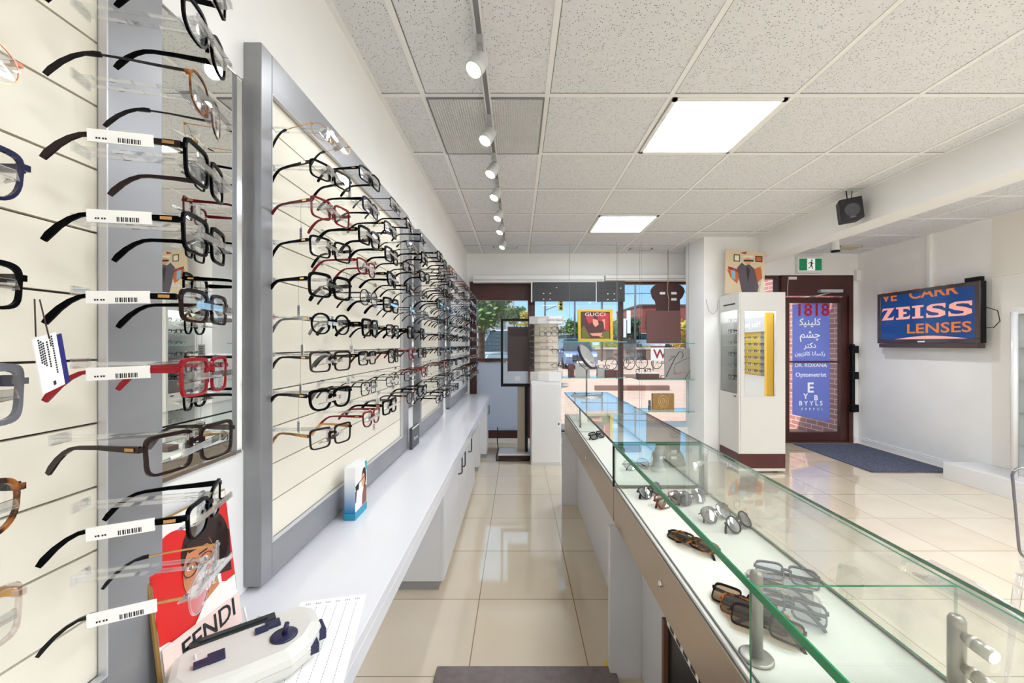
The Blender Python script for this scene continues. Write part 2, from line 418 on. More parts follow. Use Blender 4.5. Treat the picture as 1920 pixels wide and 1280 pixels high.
# small ceiling diffusers by the window
for (x, y, sx, sy, l, m) in ((-.15, 5.1, .15, .05, 'small white ceiling vent at far end of the track light rail', 'g'), (1.58, 5.2, .14, .05, 'small white ceiling vent above hanging glass shelves', 'g'), (4.15, 5.1, .14, .08, 'small beige ceiling vent in front of exit sign', 'b')):
    mm = mat('vent_grey', (205, 205, 205), .5) if m == 'g' else mat('vent_beige', (205, 196, 170), .6)
    b = MB()
    b.box(-sx, -sy, -.02, sx, -sy + .012, 0); b.box(-sx, sy - .012, -.02, sx, sy, 0); b.box(-sx, -sy, -.02, -sx + .012, sy, 0); b.box(sx - .012, -sy, -.02, sx, sy, 0)
    for k in range(5): b.box(-sx + .012, -sy + .018 + k * (2 * sy - .03) / 5, -.016, sx - .012, -sy + .03 + k * (2 * sy - .03) / 5, -.002)
    tag(b.build('ceiling_vent', mm, None, loc=(x, y, ZC)), l, 'ceiling vent')
# track rail with its heads
b = MB(); b.box(-.165, -1.5, ZC - .022, -.131, 5.05, ZC - .004); b.box(-.158, -1.5, ZC - .0225, -.138, 5.05, ZC - .0222, 1)
tag(b.build('track_rail', [mat('rail_white', (222, 222, 222), .4), M_grey]), 'long white track light rail running down the ceiling above the aisle', 'track rail')
M_head = mat('lamp_body', (206, 206, 204), .35)
heads = [1.6, 2.15, 2.57, 2.98, 3.47, 3.9, 4.5]
HM = {}
def track_head(y, i):
    t = thing('track_spotlight', f'{"nearest and largest" if i == 0 else ORD[i] + " from the viewer"} of seven white spotlights on ceiling track rail' if i < 6 else 'farthest and smallest of seven white spotlights on ceiling track rail', 'track light', (-.148, y, ZC - .022), group='spotlights on the track rail')
    if not HM:
        b = MB(); b.box(-.012, -.03, -.03, .012, .03, 0); b.box(-.008, -.012, -.05, .008, .012, -.03); HM['ad'] = b.mesh('track_adapter', mat('adapter_grey', (165, 165, 165), .45))
        b = MB(); b.tube([(0, 0, -.045), (0, 0, -.085)], .007, 8); b.box(-.02, -.004, -.105, -.016, .004, -.075); b.box(.016, -.004, -.105, .02, .004, -.075); b.box(-.02, -.004, -.079, .02, .004, -.075); HM['st'] = b.mesh('swivel', M_head)
        b = MB(); b.lathe([(.012, .05), (.03, .048), (.033, .04), (.033, .012), (.036, .01), (.036, -.03), (.032, -.032), (.031, -.025)], 20); HM['hd'] = b.mesh('lamp_head', M_head)
        b = MB(); b.lathe([(.0305, -.028), (.0305, -.026)], 20); HM['ln'] = b.mesh('lamp_lens', M_lamp)
    put('track_adapter', HM['ad'], t); put('swivel', HM['st'], t)
    h = put('lamp_head', HM['hd'], t, (-.012, -.012, -.112), (R(-22), R(24), 0))
    put('lamp_lens', HM['ln'], h)
    l = bpy.data.lights.new('spot', 'SPOT'); l.energy = SPOT_W; l.spot_size = R(80); l.spot_blend = .6; l.shadow_soft_size = .03; l.color = (.93, .96, 1)
    lo = bpy.data.objects.new('lamp_light', l); COL.objects.link(lo); lo.parent = h; lo.location = (0, 0, -.034)
for i, y in enumerate(heads): track_head(y, i)
# beam speaker
t = thing('loudspeaker', 'small black loudspeaker hung on left side of ceiling beam', 'speaker', (2.64, 3.22, 2.40), (0, R(-6), R(-24)))
b = MB(); b.prism([(-.075, -.07, -.085), (.075, -.07, -.085), (.06, .07, -.085), (-.06, .07, -.085)], (0, 0, .17)); b.build('cabinet', M_blackm, t, bevel=.008)
b = MB(); b.lathe([(.05, 0), (.052, .006), (.044, .008), (.03, .002), (.012, .004), (.001, .006)], 24, M=Matrix.Translation((0, -.071, -.01)) @ Matrix.Rotation(R(90), 4, 'X')); b.build('speaker_cone', M_dgrey, t)
b = MB(); b.box(-.02, -.0715, -.07, .02, -.0705, -.062); b.build('badge', M_grey, t)
b = MB(); b.tube([(.0, .0, .085), (.0, .0, .165)], .004, 6); b.tube([(.03, .02, .085), (.045, .02, .165)], .003, 6); b.build('bracket', M_blackm, t)
# right-hand white spot, small black spot
t = thing('ceiling_spot_fixture', 'white cylindrical ceiling lamp with dark lower rim in front of exit sign', 'ceiling lamp', (3.58, 4.55, ZC))
b = MB(); b.lathe([(.05, -.012), (.05, 0)], 20); b.tube([(0, 0, -.01), (0, 0, -.07)], .014, 10); b.build('mount', M_white2, t)
b = MB(); b.lathe([(.02, -.06), (.036, -.07), (.04, -.16), (.042, -.175)], 20); b.build('lamp_housing', M_white2, t)
b = MB(); b.lathe([(.044, -.174), (.044, -.19), (.03, -.192)], 20); b.build('lamp_rim', M_black, t)
l = bpy.data.lights.new('spot', 'SPOT'); l.energy = 60; l.spot_size = R(150); l.spot_blend = .8; l.shadow_soft_size = .04; l.color = (.95, .97, 1)  # spot added at this fixture to brighten the right wall and door
lo = bpy.data.objects.new('lamp_light', l); COL.objects.link(lo); lo.parent = t; lo.location = (0, 0, -.20)
t = thing('small_spot_lamp', 'tiny black spot lamp on bent wire near window top beside pillar', 'spot lamp', (2.28, 5.1, ZC))
b = MB(); b.tube([(0, 0, 0), (0, 0, -.04), (-.05, 0, -.1)], .003, 6); b.build('wire_arm', M_grey, t)
b = MB(); b.tube([(-.09, 0, -.125), (-.03, 0, -.155)], .014, 10); b.build('lamp_head', M_black, t)
# exit sign
t = thing('exit_sign', 'green running man exit sign on wall above the door', 'exit sign', (3.93, YF - .03, 2.295))
b = MB(); b.box(-.17, -.03, 0, .17, .03, .225); b.build('sign_case', M_white2, t, bevel=.005)
b = MB(); M_eg = mat('exit_green', (14, 122, 78), .4, emit=.35); M_ew = mat('exit_white', (240, 246, 242), .4, emit=.45)
Y = -.0305
b.box(-.15, Y - .001, .035, .15, Y + .0004, .19, 0)
b.box(-.045, Y - .0016, .035, .06, Y - .001, .19, 1)
man = [[(-.005, .165)], ]
b2 = MB()
def lp(mb, pts, mi, y, h=.0006): mb.prism([(x, y, z) for x, z in pts], (0, h, 0), mi)
lp(b, ell(.018, .167, .0105, .0105, 14), 2, Y - .0024)
lp(b, [(.0, .15), (.02, .155), (.026, .13), (.018, .1), (.0, .098), (.002, .12)], 2, Y - .0024)
lp(b, [(.0, .15), (-.022, .138), (-.034, .115), (-.027, .113), (-.016, .13), (.0, .137)], 2, Y - .0024)
lp(b, [(.02, .15), (.036, .128), (.052, .132), (.052, .125), (.033, .119), (.018, .137)], 2, Y - .0024)
lp(b, [(.0, .102), (.018, .102), (.03, .08), (.028, .05), (.018, .05), (.019, .077), (.006, .09)], 2, Y - .0024)
lp(b, [(.0, .102), (.01, .095), (-.004, .07), (-.036, .058), (-.036, .067), (-.012, .078)], 2, Y - .0024)
b.build('exit_pictogram', [M_eg, M_ew, mat('exit_man', (10, 70, 44), .5)], t)

# ------------------------------------------------------------------ framed slatwall panels along the left wall
GR0, GRP = CH - .0244, .0986          # groove height k = 0, groove pitch
PX = -.64                              # face of the frames
def slat_panel(y0, y1, ls, rs, label, slatmat):
    t = thing('slatwall_panel', label, 'display panel', (XL, y0, .733), group='framed slatwall panels on the left wall')
    H = 2.095 - .733; L = y1 - y0; D = PX - XL
    b = MB()
    b.box(0, 0, 0, D, ls, H); b.box(0, L - rs, 0, D, L, H); b.box(0, ls, H - .102, D, L - rs, H); b.box(0, ls, 0, D, L - rs, .09)
    b.build('frame', M_aluflat, t, bevel=.002)
    b = MB(); b.box(0, ls, .09, .02, L - rs, H - .102, 1)
    k = -9
    while True:
        z0 = max(GR0 + GRP * k - .733 + .0018, .09); z1 = min(GR0 + GRP * (k + 1) - .733 - .0018, H - .102)
        if GR0 + GRP * k > 2.1: break
        if z1 > z0 + .004: b.box(.02, ls, z0, .03, L - rs, z1, 0)
        k += 1
    b.build('slat_board', [slatmat, M_slot], t)
    b = MB()
    for yy in (ls - .0012, L - rs - .001): b.box(D - .012, yy, .09, D + .0012, yy + .0022, H - .102)
    b.box(D - .012, ls, .09 - .001, D + .0012, L - rs, .0915); b.box(D - .012, ls, H - .103, D + .0012, L - rs, H - .1015)
    b.build('edge_trim', mat('trim_light', (200, 200, 204), .3, metal=.3), t)
    return t
M_slatw = mat('slat_white', (236, 235, 230), .35)
slat_panel(-.62, .73, .1, .1, 'grey framed cream slatwall panel at far left edge of the picture', M_cream)
slat_panel(1.01, 2.38, .045, .12, 'largest fully visible grey framed cream slatwall panel, its near corner in view', M_cream)
slat_panel(2.65, 3.50, .045, .15, 'second framed slatwall panel beyond the largest one, above the counter', M_cream)
slat_panel(3.85, 5.20, .045, .1, 'farthest framed slatwall panel, its boards white, beside the shop window', M_slatw)
def wall_mirror(y0, y1, z0, z1, label):
    t = thing('wall_mirror', label, 'mirror', (XL, y0, z0))
    b = MB(); b.box(.0, 0, 0, .008, y1 - y0, z1 - z0); b.build('mirror_glass', M_mirror, t)
    b = MB(); L, H = y1 - y0, z1 - z0
    b.box(0, L, -.004, .014, L + .005, H + .004); b.box(0, -.003, -.008, .013, L, 0); b.box(0, -.003, H, .011, L, H + .003)
    b.build('mirror_edge', M_chrome, t)
wall_mirror(.735, .985, 1.085, 1.985, 'tall narrow wall mirror between the left edge panel and the largest panel')
wall_mirror(2.40, 2.62, .95, 2.05, 'narrow dark wall mirror strip in gap beyond the largest panel')
wall_mirror(3.53, 3.82, .95, 2.05, 'narrow wall mirror strip in the farthest gap between panels')

# ------------------------------------------------------------------ left counter and cabinets
CT = .72; CE = -.335
b = MB(); b.box(XL, -.8, CT - .028, CE, 5.03, CT); b.box(CE - .02, -.8, CT - .07, CE, 5.03, CT - .028)
tag(b.build('counter_worktop', M_counter, None, bevel=.0015), 'long glossy white worktop running along the left wall', 'counter')
M_cab = mat('cabinet_white', (220, 220, 223), .3); M_toe = mat('toe_kick_grey', (150, 150, 150), .4)
t = thing('base_cabinet', 'white base cabinet with three dark handled doors under left worktop', 'cabinet', (-.40, 2.2, 0))
b = MB(); b.box(-.27, 0, .05, -.018, 1.6, CT - .031); b.build('carcass', M_cab, t)
b = MB(); b.box(-.27, .01, 0, -.03, 1.59, .05); b.build('toe_kick', M_toe, t)
for k, (a0, a1, hy) in enumerate(((.0, .62, .54), (.625, 1.02, .70), (1.025, 1.6, 1.10))):
    b = MB(); b.box(-.018, a0 + .002, .05, 0, a1 - .002, CT - .035); dd = b.build('door', M_cab, t, bevel=.0015)
    b = MB(); b.tube([(0, hy, .46), (.022, hy, .465), (.026, hy, .475), (.026, hy, .57), (.022, hy, .58), (0, hy, .585)], .005, 8); b.build('handle', M_dgrey, dd)
t = thing('base_cabinet', 'white end cabinet under far end of left worktop', 'cabinet', (-.40, 4.25, 0))
b = MB(); b.box(-.27, 0, .05, -.0, .12, CT - .072); b.build('side_panel', M_cab, t)
b = MB(); b.box(-.27, .5, .05, .04, .76, CT - .072); b.build('carcass', M_cab, t)
b = MB(); b.box(-.27, .01, 0, -.02, .11, .05); b.build('toe_kick', M_toe, t)
b = MB(); b.box(-.26, .52, 0, .03, .75, .05); b.build('toe_kick', M_toe, t)
b = MB(); b.tube([(.04, .6, .5), (.062, .6, .505), (.062, .6, .6), (.04, .6, .605)], .005, 8); b.build('handle', M_dgrey, t)
# back panel below the worktop (knee spaces)
struct(bx('wall_left_lower_panel', XL, -.8, 0, XL + .012, 5.03, CT - .03, M_cab))
# grey anti-fatigue mat
b = MB(); b.box(-.33, .2, 0, .40, 1.66, .022)
tag(b.build('floor_mat', noisy('mat_taupe', (104, 92, 90), (118, 106, 103), 30, .35), None, bevel=.006), 'dark taupe mat on aisle floor at bottom edge of picture', 'mat')

# ------------------------------------------------------------------ spectacles
M_frame = {
 'black': mat('acetate_black', (3, 3, 4), .3, spec=.05), 'brown': mat('acetate_brown', (28, 10, 9), .15, spec=.3),
 'burgundy': mat('acetate_burgundy', (110, 12, 24), .15, spec=.3), 'navy': mat('acetate_navy', (20, 22, 58), .15, spec=.3),
 'grey': mat('acetate_grey', (92, 94, 104), .2, coat=.4), 'red': mat('acetate_red', (140, 14, 30), .15, spec=.3),
 'gold': mat('metal_gold', (196, 152, 96), .2, metal=1), 'silver': mat('metal_silver', (150, 150, 152), .25, metal=1),
 'gunmetal': mat('metal_dark', (36, 34, 36), .35, metal=.6),
 'tortoise': noisy('acetate_tortoise', (40, 16, 10), (150, 88, 30), 60, .12, lo=.45, hi=.62),
 'crystal': clear('acetate_crystal', (.90, .86, .86), gain=2.5, base=.06),
 'copper': mat('metal_copper', (170, 104, 82), .22, metal=1)}
M_tip = mat('temple_tip', (14, 8, 9), .25, spec=.25)
M_sun = clear('sun_lens_grey', (.30, .32, .36), gain=2.0, base=.04)
M_sunb = clear('sun_lens_brown', (.42, .30, .20), gain=2.0, base=.04)
M_sunc = clear('demo_lens_blue', (.74, .79, .86), gain=2.2, base=.06)
SHAPES = {  # w, h, exponent, taper (top wider), lift of outer corner, gap between lenses
 'rect': (.053, .036, 4.2, .04, .0, .017), 'square': (.052, .043, 5.0, .05, .001, .018), 'round': (.048, .045, 2.2, .0, .0, .021),
 'cateye': (.054, .041, 2.9, .12, .006, .017), 'panto': (.050, .043, 2.6, .08, .0015, .019), 'slim': (.053, .031, 3.4, .06, .001, .018),
 'bigsquare': (.056, .049, 4.4, .03, .0, .017), 'aviator': (.058, .049, 2.5, .14, -.001, .016), 'oval': (.052, .036, 2.1, .0, .0, .018)}
def outline(sh, off=0.0, n=30):
    w, h, e, tp, lf, gap = SHAPES[sh]
    P = []
    for k in range(n):
        A = 2 * PI * (k + .5) / n; c, s_ = math.cos(A), math.sin(A)
        u = math.copysign(abs(c) ** (2 / e), c); v = math.copysign(abs(s_) ** (2 / e), s_)
        x = (w / 2 + off) * u * (1 + tp * v); z = (h / 2 + off) * v
        if u > 0: z += lf * u * u * (1 if v > 0 else .35)
        P.append((x, z))
    return P
def wrap(x): return 1.1 * x * x
_gm = {}
def spec_meshes(sh, fc, tc, thick, lensm):
    """meshes of frame, right/left lens and temples, shared by every pair of this make"""
    key = (sh, fc, tc, thick, lensm.name)
    if key in _gm: return _gm[key]
    w, h, e, tp, lf, gap = SHAPES[sh]
    cx = (w + gap) / 2; t = {0: .0009, 1: .0020, 2: .0031, 3: .0046}[thick]; dp = {0: .0009, 1: .0020, 2: .0036, 3: .0045}[thick]
    fr = MB(); lens = []
    for sd in (-1, 1):
        inn = outline(sh, 0); out = outline(sh, t); secs = []
        for (xi, zi), (xo, zo) in zip(inn, out):
            X0, X1 = sd * (cx + xi), sd * (cx + xo)
            # brow a little heavier than the lower rim
            zo2 = zo + (t * .5 if zo > 0 else 0)
            secs.append([(X0, wrap(X0), zi), (X1, wrap(X1), zo2), (X1, wrap(X1) + dp, zo2), (X0, wrap(X0) + dp, zi)])
        if thick > 0 or sh != 'rimless': fr.sweep(secs, closed=True)
        lb = MB(); N = len(inn); ym = dp * .4
        f0 = [(sd * (cx + x * .99), wrap(cx + x) + ym, z * .99) for x, z in inn]; n0 = len(lb.v)
        c0 = (sd * cx, wrap(cx) + ym - .0012, lf * .3)
        lb.v += f0 + [c0]
        for k in range(N): lb.f.append((n0 + k, n0 + (k + 1) % N, n0 + N)); lb.m.append(0); lb.sm.append(True)
        lens.append(lb.mesh('lens', lensm, fix=False))
    # bridge and nose pads
    bz = h * .16
    if thick >= 2:
        g = gap / 2
        fr.sweep([[(x, wrap(x) - .0003, bz + .0035 + .003 * (1 - abs(x) / (g + .004))), (x, wrap(x) + dp, bz + .0035 + .003 * (1 - abs(x) / (g + .004))), (x, wrap(x) + dp, bz - .0035 + .004 * (1 - abs(x) / (g + .004))), (x, wrap(x) - .0003, bz - .0035 + .004 * (1 - abs(x) / (g + .004)))] for x in [(-1 + .25 * q) * (g + .003) for q in range(9)]])
    else:
        g = gap / 2; fr.tube([(-g, .0005, bz), (-g * .5, -.0012, bz + .003), (g * .5, -.0012, bz + .003), (g, .0005, bz)], .0011, 6)
    for sd in (-1, 1):
        fr.tube([(sd * (gap / 2 - .0005), .002, 0), (sd * (gap / 2 - .003), .006, -.003)], .0006, 5)
        fr.box(sd * (gap / 2 - .003) - .0008, .0045, -.010, sd * (gap / 2 - .003) + .0008, .009, .001)
    ex = cx + w / 2 * (1 + tp) + t; ez = h * .26 + lf * .7
    for sd in (-1, 1):   # end pieces
        a = .0035 if thick < 2 else .0058
        fr.box(sd * (ex - .004), wrap(ex) - .0003, ez - a / 2, sd * (ex + .0025), wrap(ex) + dp + .003, ez + a / 2)
    fm = fr.mesh('frame', M_frame[fc])
    tm = []
    for sd in (-1, 1):
        tb = MB(); y0 = wrap(ex) + dp + .001; X = sd * (ex + .001)
        hh = {0: .0020, 1: .0032, 2: .0078, 3: .0105}[thick]; tw = {0: .0007, 1: .0009, 2: .0017, 3: .0021}[thick]
        path = [(0, 0, 1.0), (.012, 0, 1.0), (.03, 0, .85), (.06, .0005, .68), (.088, -.0005, .58)]
        bend = [(.098, -.0025, .6), (.108, -.008, .70), (.118, -.0165, .84), (.127, -.027, .95), (.132, -.0345, .72)]
        def sec(pts, hs, w_):
            S = []
            for i, (y, z, k) in enumerate(pts):
                a = pts[max(i - 1, 0)]; c = pts[min(i + 1, len(pts) - 1)]; ty, tz = c[0] - a[0], c[1] - a[1]; L = math.hypot(ty, tz) or 1
                ny, nz = -tz / L, ty / L; q = hs * k / 2; xo = X - sd * y * .04
                S.append([(xo - w_, y0 + y + ny * q, ez + z + nz * q), (xo + w_, y0 + y + ny * q, ez + z + nz * q), (xo + w_, y0 + y - ny * q, ez + z - nz * q), (xo - w_, y0 + y - ny * q, ez + z - nz * q)])
            return S
        if thick >= 2:
            tb.sweep(sec(path + bend, hh, tw), 0)
        else:
            tb.sweep(sec(path, hh, tw), 0); tb.sweep(sec([(.082, 0, .9)] + [(.088, -.0005, 1)] + bend, .0052, .0018), 1)
        if fc in ('black', 'brown', 'burgundy', 'tortoise') and thick >= 2:   # metal inlay near the hinge
            tb.box(X - sd * .0 + sd * tw, y0 + .006, ez - .002, X + sd * (tw + .0008), y0 + .018, ez + .002, 2)
        tm.append(tb.mesh('temple', [M_frame[tc], M_tip, M_frame['gold']]))
    _gm[key] = (fm, lens, tm, ex, ez, wrap(ex) + dp)
    return _gm[key]
_tags = {}
def tag_meshes():
    if not _tags:
        b = MB(); b.box(-.0012, 0, -.011, .0012, .062, .004, 0)
        for i, (a, c) in enumerate([(.012, .0008), (.0135, .0014), (.016, .0008), (.0175, .001), (.0195, .0016), (.0225, .0008), (.024, .0012), (.0265, .0008), (.028, .0015), (.031, .0008), (.0325, .001)]):
            for s_ in (-1, 1): b.box(s_ * .0012, a, -.0095, s_ * .00145, a + c, -.004, 1)
        for a in (.044, .0465, .050, .0525):
            for s_ in (-1, 1): b.box(s_ * .0012, a, -.0075, s_ * .00145, a + .0016, -.0055, 1)
        _tags['sleeve'] = b.mesh('price_sleeve', [M_paper, M_ink])
        b = MB(); b.tube([(0, 0, 0), (.001, .0005, -.03), (0, 0, -.058)], .00035, 4, 1)
        b.box(-.007, -.0006, -.085, .007, .0006, -.058, 0)
        for z in (-.064, -.068, -.072, -.076, -.080): b.box(-.0045, -.0009, z, .0035, -.0006, z + .0016, 2)
        for z in (-.064, -.068, -.072, -.076, -.080): b.box(-.0045, .0006, z, .0035, .0009, z + .0016, 2)
        _tags['hang'] = b.mesh('hang_tag', [M_paper, M_grey, mat('ink_grey', (90, 90, 95), .8)])
    return _tags
def spectacles(loc, yaw, sh, fc, tc, thick, label, group, pitch=0, lensm=None, sleeve=False, hang=False, swing=0, scale=1.06, name='eyeglasses', cat='glasses'):
    fm, lens, tm, ex, ez, hy = spec_meshes(sh, fc, tc, thick, lensm or M_lens)
    t = thing(name, label, cat, loc, (R(pitch), 0, R(90 + yaw)), group)
    t.rotation_mode = 'XYZ'
    if scale != 1: t.scale = (scale,) * 3
    put('frame', fm, t)
    for l in lens: put('lens', l, t)
    T = [put('temple', m, t) for m in tm]
    if sleeve:
        s = put('price_sleeve', tag_meshes()['sleeve'], T[0], (-(ex + .002), hy + .028, ez + .002), (R(-2), 0, 0))
        s['label'] = 'white paper sleeve with barcode wrapped on temple'
    if hang:
        s = put('hang_tag', tag_meshes()['hang'], t, (-(ex - .004), hy + .03, ez - .004), (R(-pitch), R(0), R(70)))
        s['label'] = 'small white price tag on a thread'
    return t
def holder_mesh():
    b = MB(); L = .152
    for s_ in (-1, 1): b.box(s_ * .011 - .0014, 0, -.0025, s_ * .011 + .0014, L, .0025)
    b.box(-.016, L, -.006, .016, L + .003, .008)                     # plate into the groove
    b.prism([(-.055, -.008, -.022), (.055, -.008, -.022), (.055, .012, -.027), (-.055, .012, -.027)], (0, 0, .0025))   # tray under the rims
    b.prism([(-.055, -.009, -.022), (.055, -.009, -.022), (.052, -.009, -.013), (-.052, -.009, -.013)], (0, -.002, 0))
    b.prism([(-.011, .006, -.024), (.011, .006, -.024), (.005, .006, .007), (-.005, .006, .007)], (0, .004, 0))   # nose post
    b.box(-.0125, -.002, -.0035, .0125, .008, .0025)
    return b.mesh('holder', M_acryl)
HOLD = holder_mesh()
def holder(loc, yaw, label):
    o = put('acrylic_holder', HOLD, None, loc, (0, 0, R(90 + yaw)))
    return tag(o, label, 'display holder', 'clear acrylic eyewear holders on the slatwall')
def gz(k): return GR0 + GRP * k
def station(y, x, k, yaw, hyaw, spec, place, grp, **kw):
    """one holder plugged into groove k with its pair of glasses; x, y = bridge of the glasses"""
    sh, fc, tc, th, desc = spec
    z = gz(k) - .022
    spectacles((x, y, z), yaw, sh, fc, tc, th, f'{desc} {place}', grp, **kw)
    holder((x - .004, y, gz(k) - .003), hyaw, f'clear acrylic holder {place}')

# first panel, nearest column (lenses cut by the left edge of the picture)
P0A = [(3, 'oval', 'copper', 'gold', 0, 'thin copper wire glasses'), (2, 'cateye', 'navy', 'navy', 2, 'navy blue cat-eye glasses'),
       (1, 'rect', 'black', 'black', 2, 'black semi-rectangular glasses'), (0, 'square', 'grey', 'navy', 3, 'grey and blue square glasses'),
       (-1, 'panto', 'tortoise', 'brown', 2, 'tortoiseshell panto glasses'), (-2, 'square', 'crystal', 'gold', 2, 'clear crystal glasses with gold temples'),
       (4, 'rect', 'silver', 'silver', 1, 'silver rectangular glasses')]
for i, (k, sh, fc, tc, th, de) in enumerate(P0A):
    station(.312, -.455, k, 2, 4, (sh, fc, tc, th, de), 'cut by the left edge of the picture', 'glasses at the left edge of the picture', hang=(k == 1 and False), scale=1.02)
# the white and blue price label on its string
t = thing('price_label', 'white price label with blue stripe hanging by dark string from black glasses at left edge', 'price tag', (-.449, .380, CH + .042))
b = MB(); b.tube([(0, -.004, 0), (.0, -.003, -.035)], .0006, 5); b.tube([(0, 0, 0), (.0, .008, -.037)], .0006, 5); b.build('string', mat('string_dark', (50, 30, 30), .7), t)
b = MB(); b.box(-.0005, -.018, -.088, .0005, .012, -.034, 0); b.box(-.0007, .012, -.088, .0007, .019, -.037, 1)
for (y, z0, z1) in ((-.013, -.036, -.058), (-.0105, -.038, -.06), (-.008, -.04, -.062), (-.003, -.04, -.066), (.004, -.036, -.074), (.0015, -.037, -.046)):
    z = z0
    while z > z1: b.box(.0005, y, z - .0016, .0009, y + .0015, z, 2); z -= .0024
b.box(.0005, -.003, -.084, .0009, 0, -.08, 2)
o = b.build('label_card', [M_paper, mat('label_blue', (20, 22, 110), .5), M_ink], t); o.rotation_euler = (R(14), 0, R(20))
# first panel, second column
P0B = [(5, 'panto', 'black', 'black', 2, 'black panto glasses with paper sleeve', 16, True), (4, 'panto', 'tortoise', 'gunmetal', 1, 'tortoise and gunmetal round glasses', 22, False),
       (3, 'square', 'black', 'brown', 2, 'thick black square glasses with barcode sleeve', 19, True), (2, 'square', 'black', 'black', 2, 'black square glasses with gold hinges and barcode sleeve', 17, True),
       (1, 'rect', 'brown', 'black', 2, 'dark brown half-rim glasses with barcode sleeve', 15, True), (0, 'square', 'red', 'red', 2, 'red square glasses with white sleeve', 15, True),
       (-1, 'square', 'brown', 'brown', 2, 'dark brown glasses with long brown temple facing the viewer', -6, False), (-2, 'cateye', 'black', 'black', 2, 'thick black cat-eye glasses with barcode sleeve', 22, True),
       (-3, 'aviator', 'crystal', 'gold', 1, 'clear crystal glasses with gold wire temple and sleeve', 24, True), (6, 'rect', 'black', 'black', 2, 'black rectangular glasses cut by the top edge', 16, False)]
for i, (k, sh, fc, tc, th, de, yw, slv) in enumerate(P0B):
    station(.60 if k != -1 else .575, -.455, k, yw, 14, (sh, fc, tc, th, de), 'in front of the narrow mirror', 'glasses in front of the narrow mirror', sleeve=slv)

# largest panel: nearest column individually, the rest from a palette
P1A = [(6, 'oval', 'gold', 'gold', 0, 'thin gold wire glasses'), (5, 'rect', 'black', 'black', 2, 'black glasses with gold hinge'),
       (4, 'square', 'burgundy', 'burgundy', 2, 'burgundy red glasses'), (3, 'square', 'black', 'black', 2, 'black square glasses with broad temple'),
       (2, 'bigsquare', 'black', 'black', 3, 'very thick black square glasses'), (1, 'round', 'black', 'silver', 2, 'black round glasses with thin silver temples'),
       (0, 'square', 'brown', 'brown', 2, 'dark brown square glasses'), (-1, 'cateye', 'black', 'brown', 3, 'black cat-eye glasses'), (-2, 'square', 'brown', 'gold', 2, 'dark brown glasses with gold temples')]
for i, (k, sh, fc, tc, th, de) in enumerate(P1A):
    station(1.075, -.49, k, -19 + rnd.uniform(-3, 3), 4, (sh, fc, tc, th, de), f'in nearest column of largest panel, {ORD[i]} from top', 'glasses in nearest column of the largest panel', hang=(k in (2, 1, 0, -1, 4)))
PAL = [('rect', 'black', 'black', 2, 'black rectangular glasses'), ('square', 'black', 'black', 3, 'thick black square glasses'), ('panto', 'brown', 'brown', 2, 'dark brown panto glasses'),
       ('slim', 'gunmetal', 'gunmetal', 1, 'thin dark metal glasses'), ('round', 'black', 'black', 1, 'thin black round glasses'), ('cateye', 'burgundy', 'burgundy', 2, 'burgundy cat-eye glasses'),
       ('square', 'black', 'gunmetal', 2, 'black square glasses'), ('rect', 'black', 'gunmetal', 1, 'thin black rectangular glasses'), ('cateye', 'black', 'black', 3, 'thick black cat-eye glasses'),
       ('panto', 'gold', 'gold', 1, 'gold metal glasses'), ('square', 'tortoise', 'tortoise', 2, 'tortoiseshell glasses'), ('rect', 'navy', 'black', 2, 'dark navy glasses')]
OV = {(1, 4): 'brown', }
def column(y, ks, which, panel, grp, x=-.487, skip=0.0, red=()):
    n = 0
    for i, k in enumerate(ks):
        if rnd.random() < skip: continue
        sp = PAL[5] if i in red else rnd.choices(PAL, [5, 5, 2, 4, 4, .6, 5, 4, 4, .9, 1, 2])[0]
        yw = rnd.uniform(-9, 7)
        station(y + rnd.uniform(-.012, .012), x + rnd.uniform(-.008, .008), k, yw, rnd.uniform(0, 6), sp, f'in the {which} column of {panel}, {ORD[i]} from top', grp, hang=(which in ('second', 'third') and panel.startswith('largest') and rnd.random() < .3))
K9 = list(range(6, -3, -1))
W = ['nearest', 'second', 'third', 'fourth', 'fifth', 'sixth']
for c, (y, red) in enumerate(((1.34, (3, 8)), (1.60, ()), (1.86, (6,)), (2.12, (7,)))):
    column(y, K9, W[c + 1], 'largest panel', 'glasses in the farther columns of the largest panel', skip=.0, red=red)
K10 = list(range(6, -4, -1))
for c, y in enumerate((2.55, 2.80, 3.05, 3.30)):
    column(y, K10, W[c], 'second panel', 'glasses on the second panel', skip=.03, red=((7,) if c == 1 else ()))
for c, y in enumerate((3.72, 3.98, 4.24, 4.50, 4.76, 5.0)):
    column(y, K10, W[c], 'farthest panel', 'glasses on the farthest panel', skip=.02)

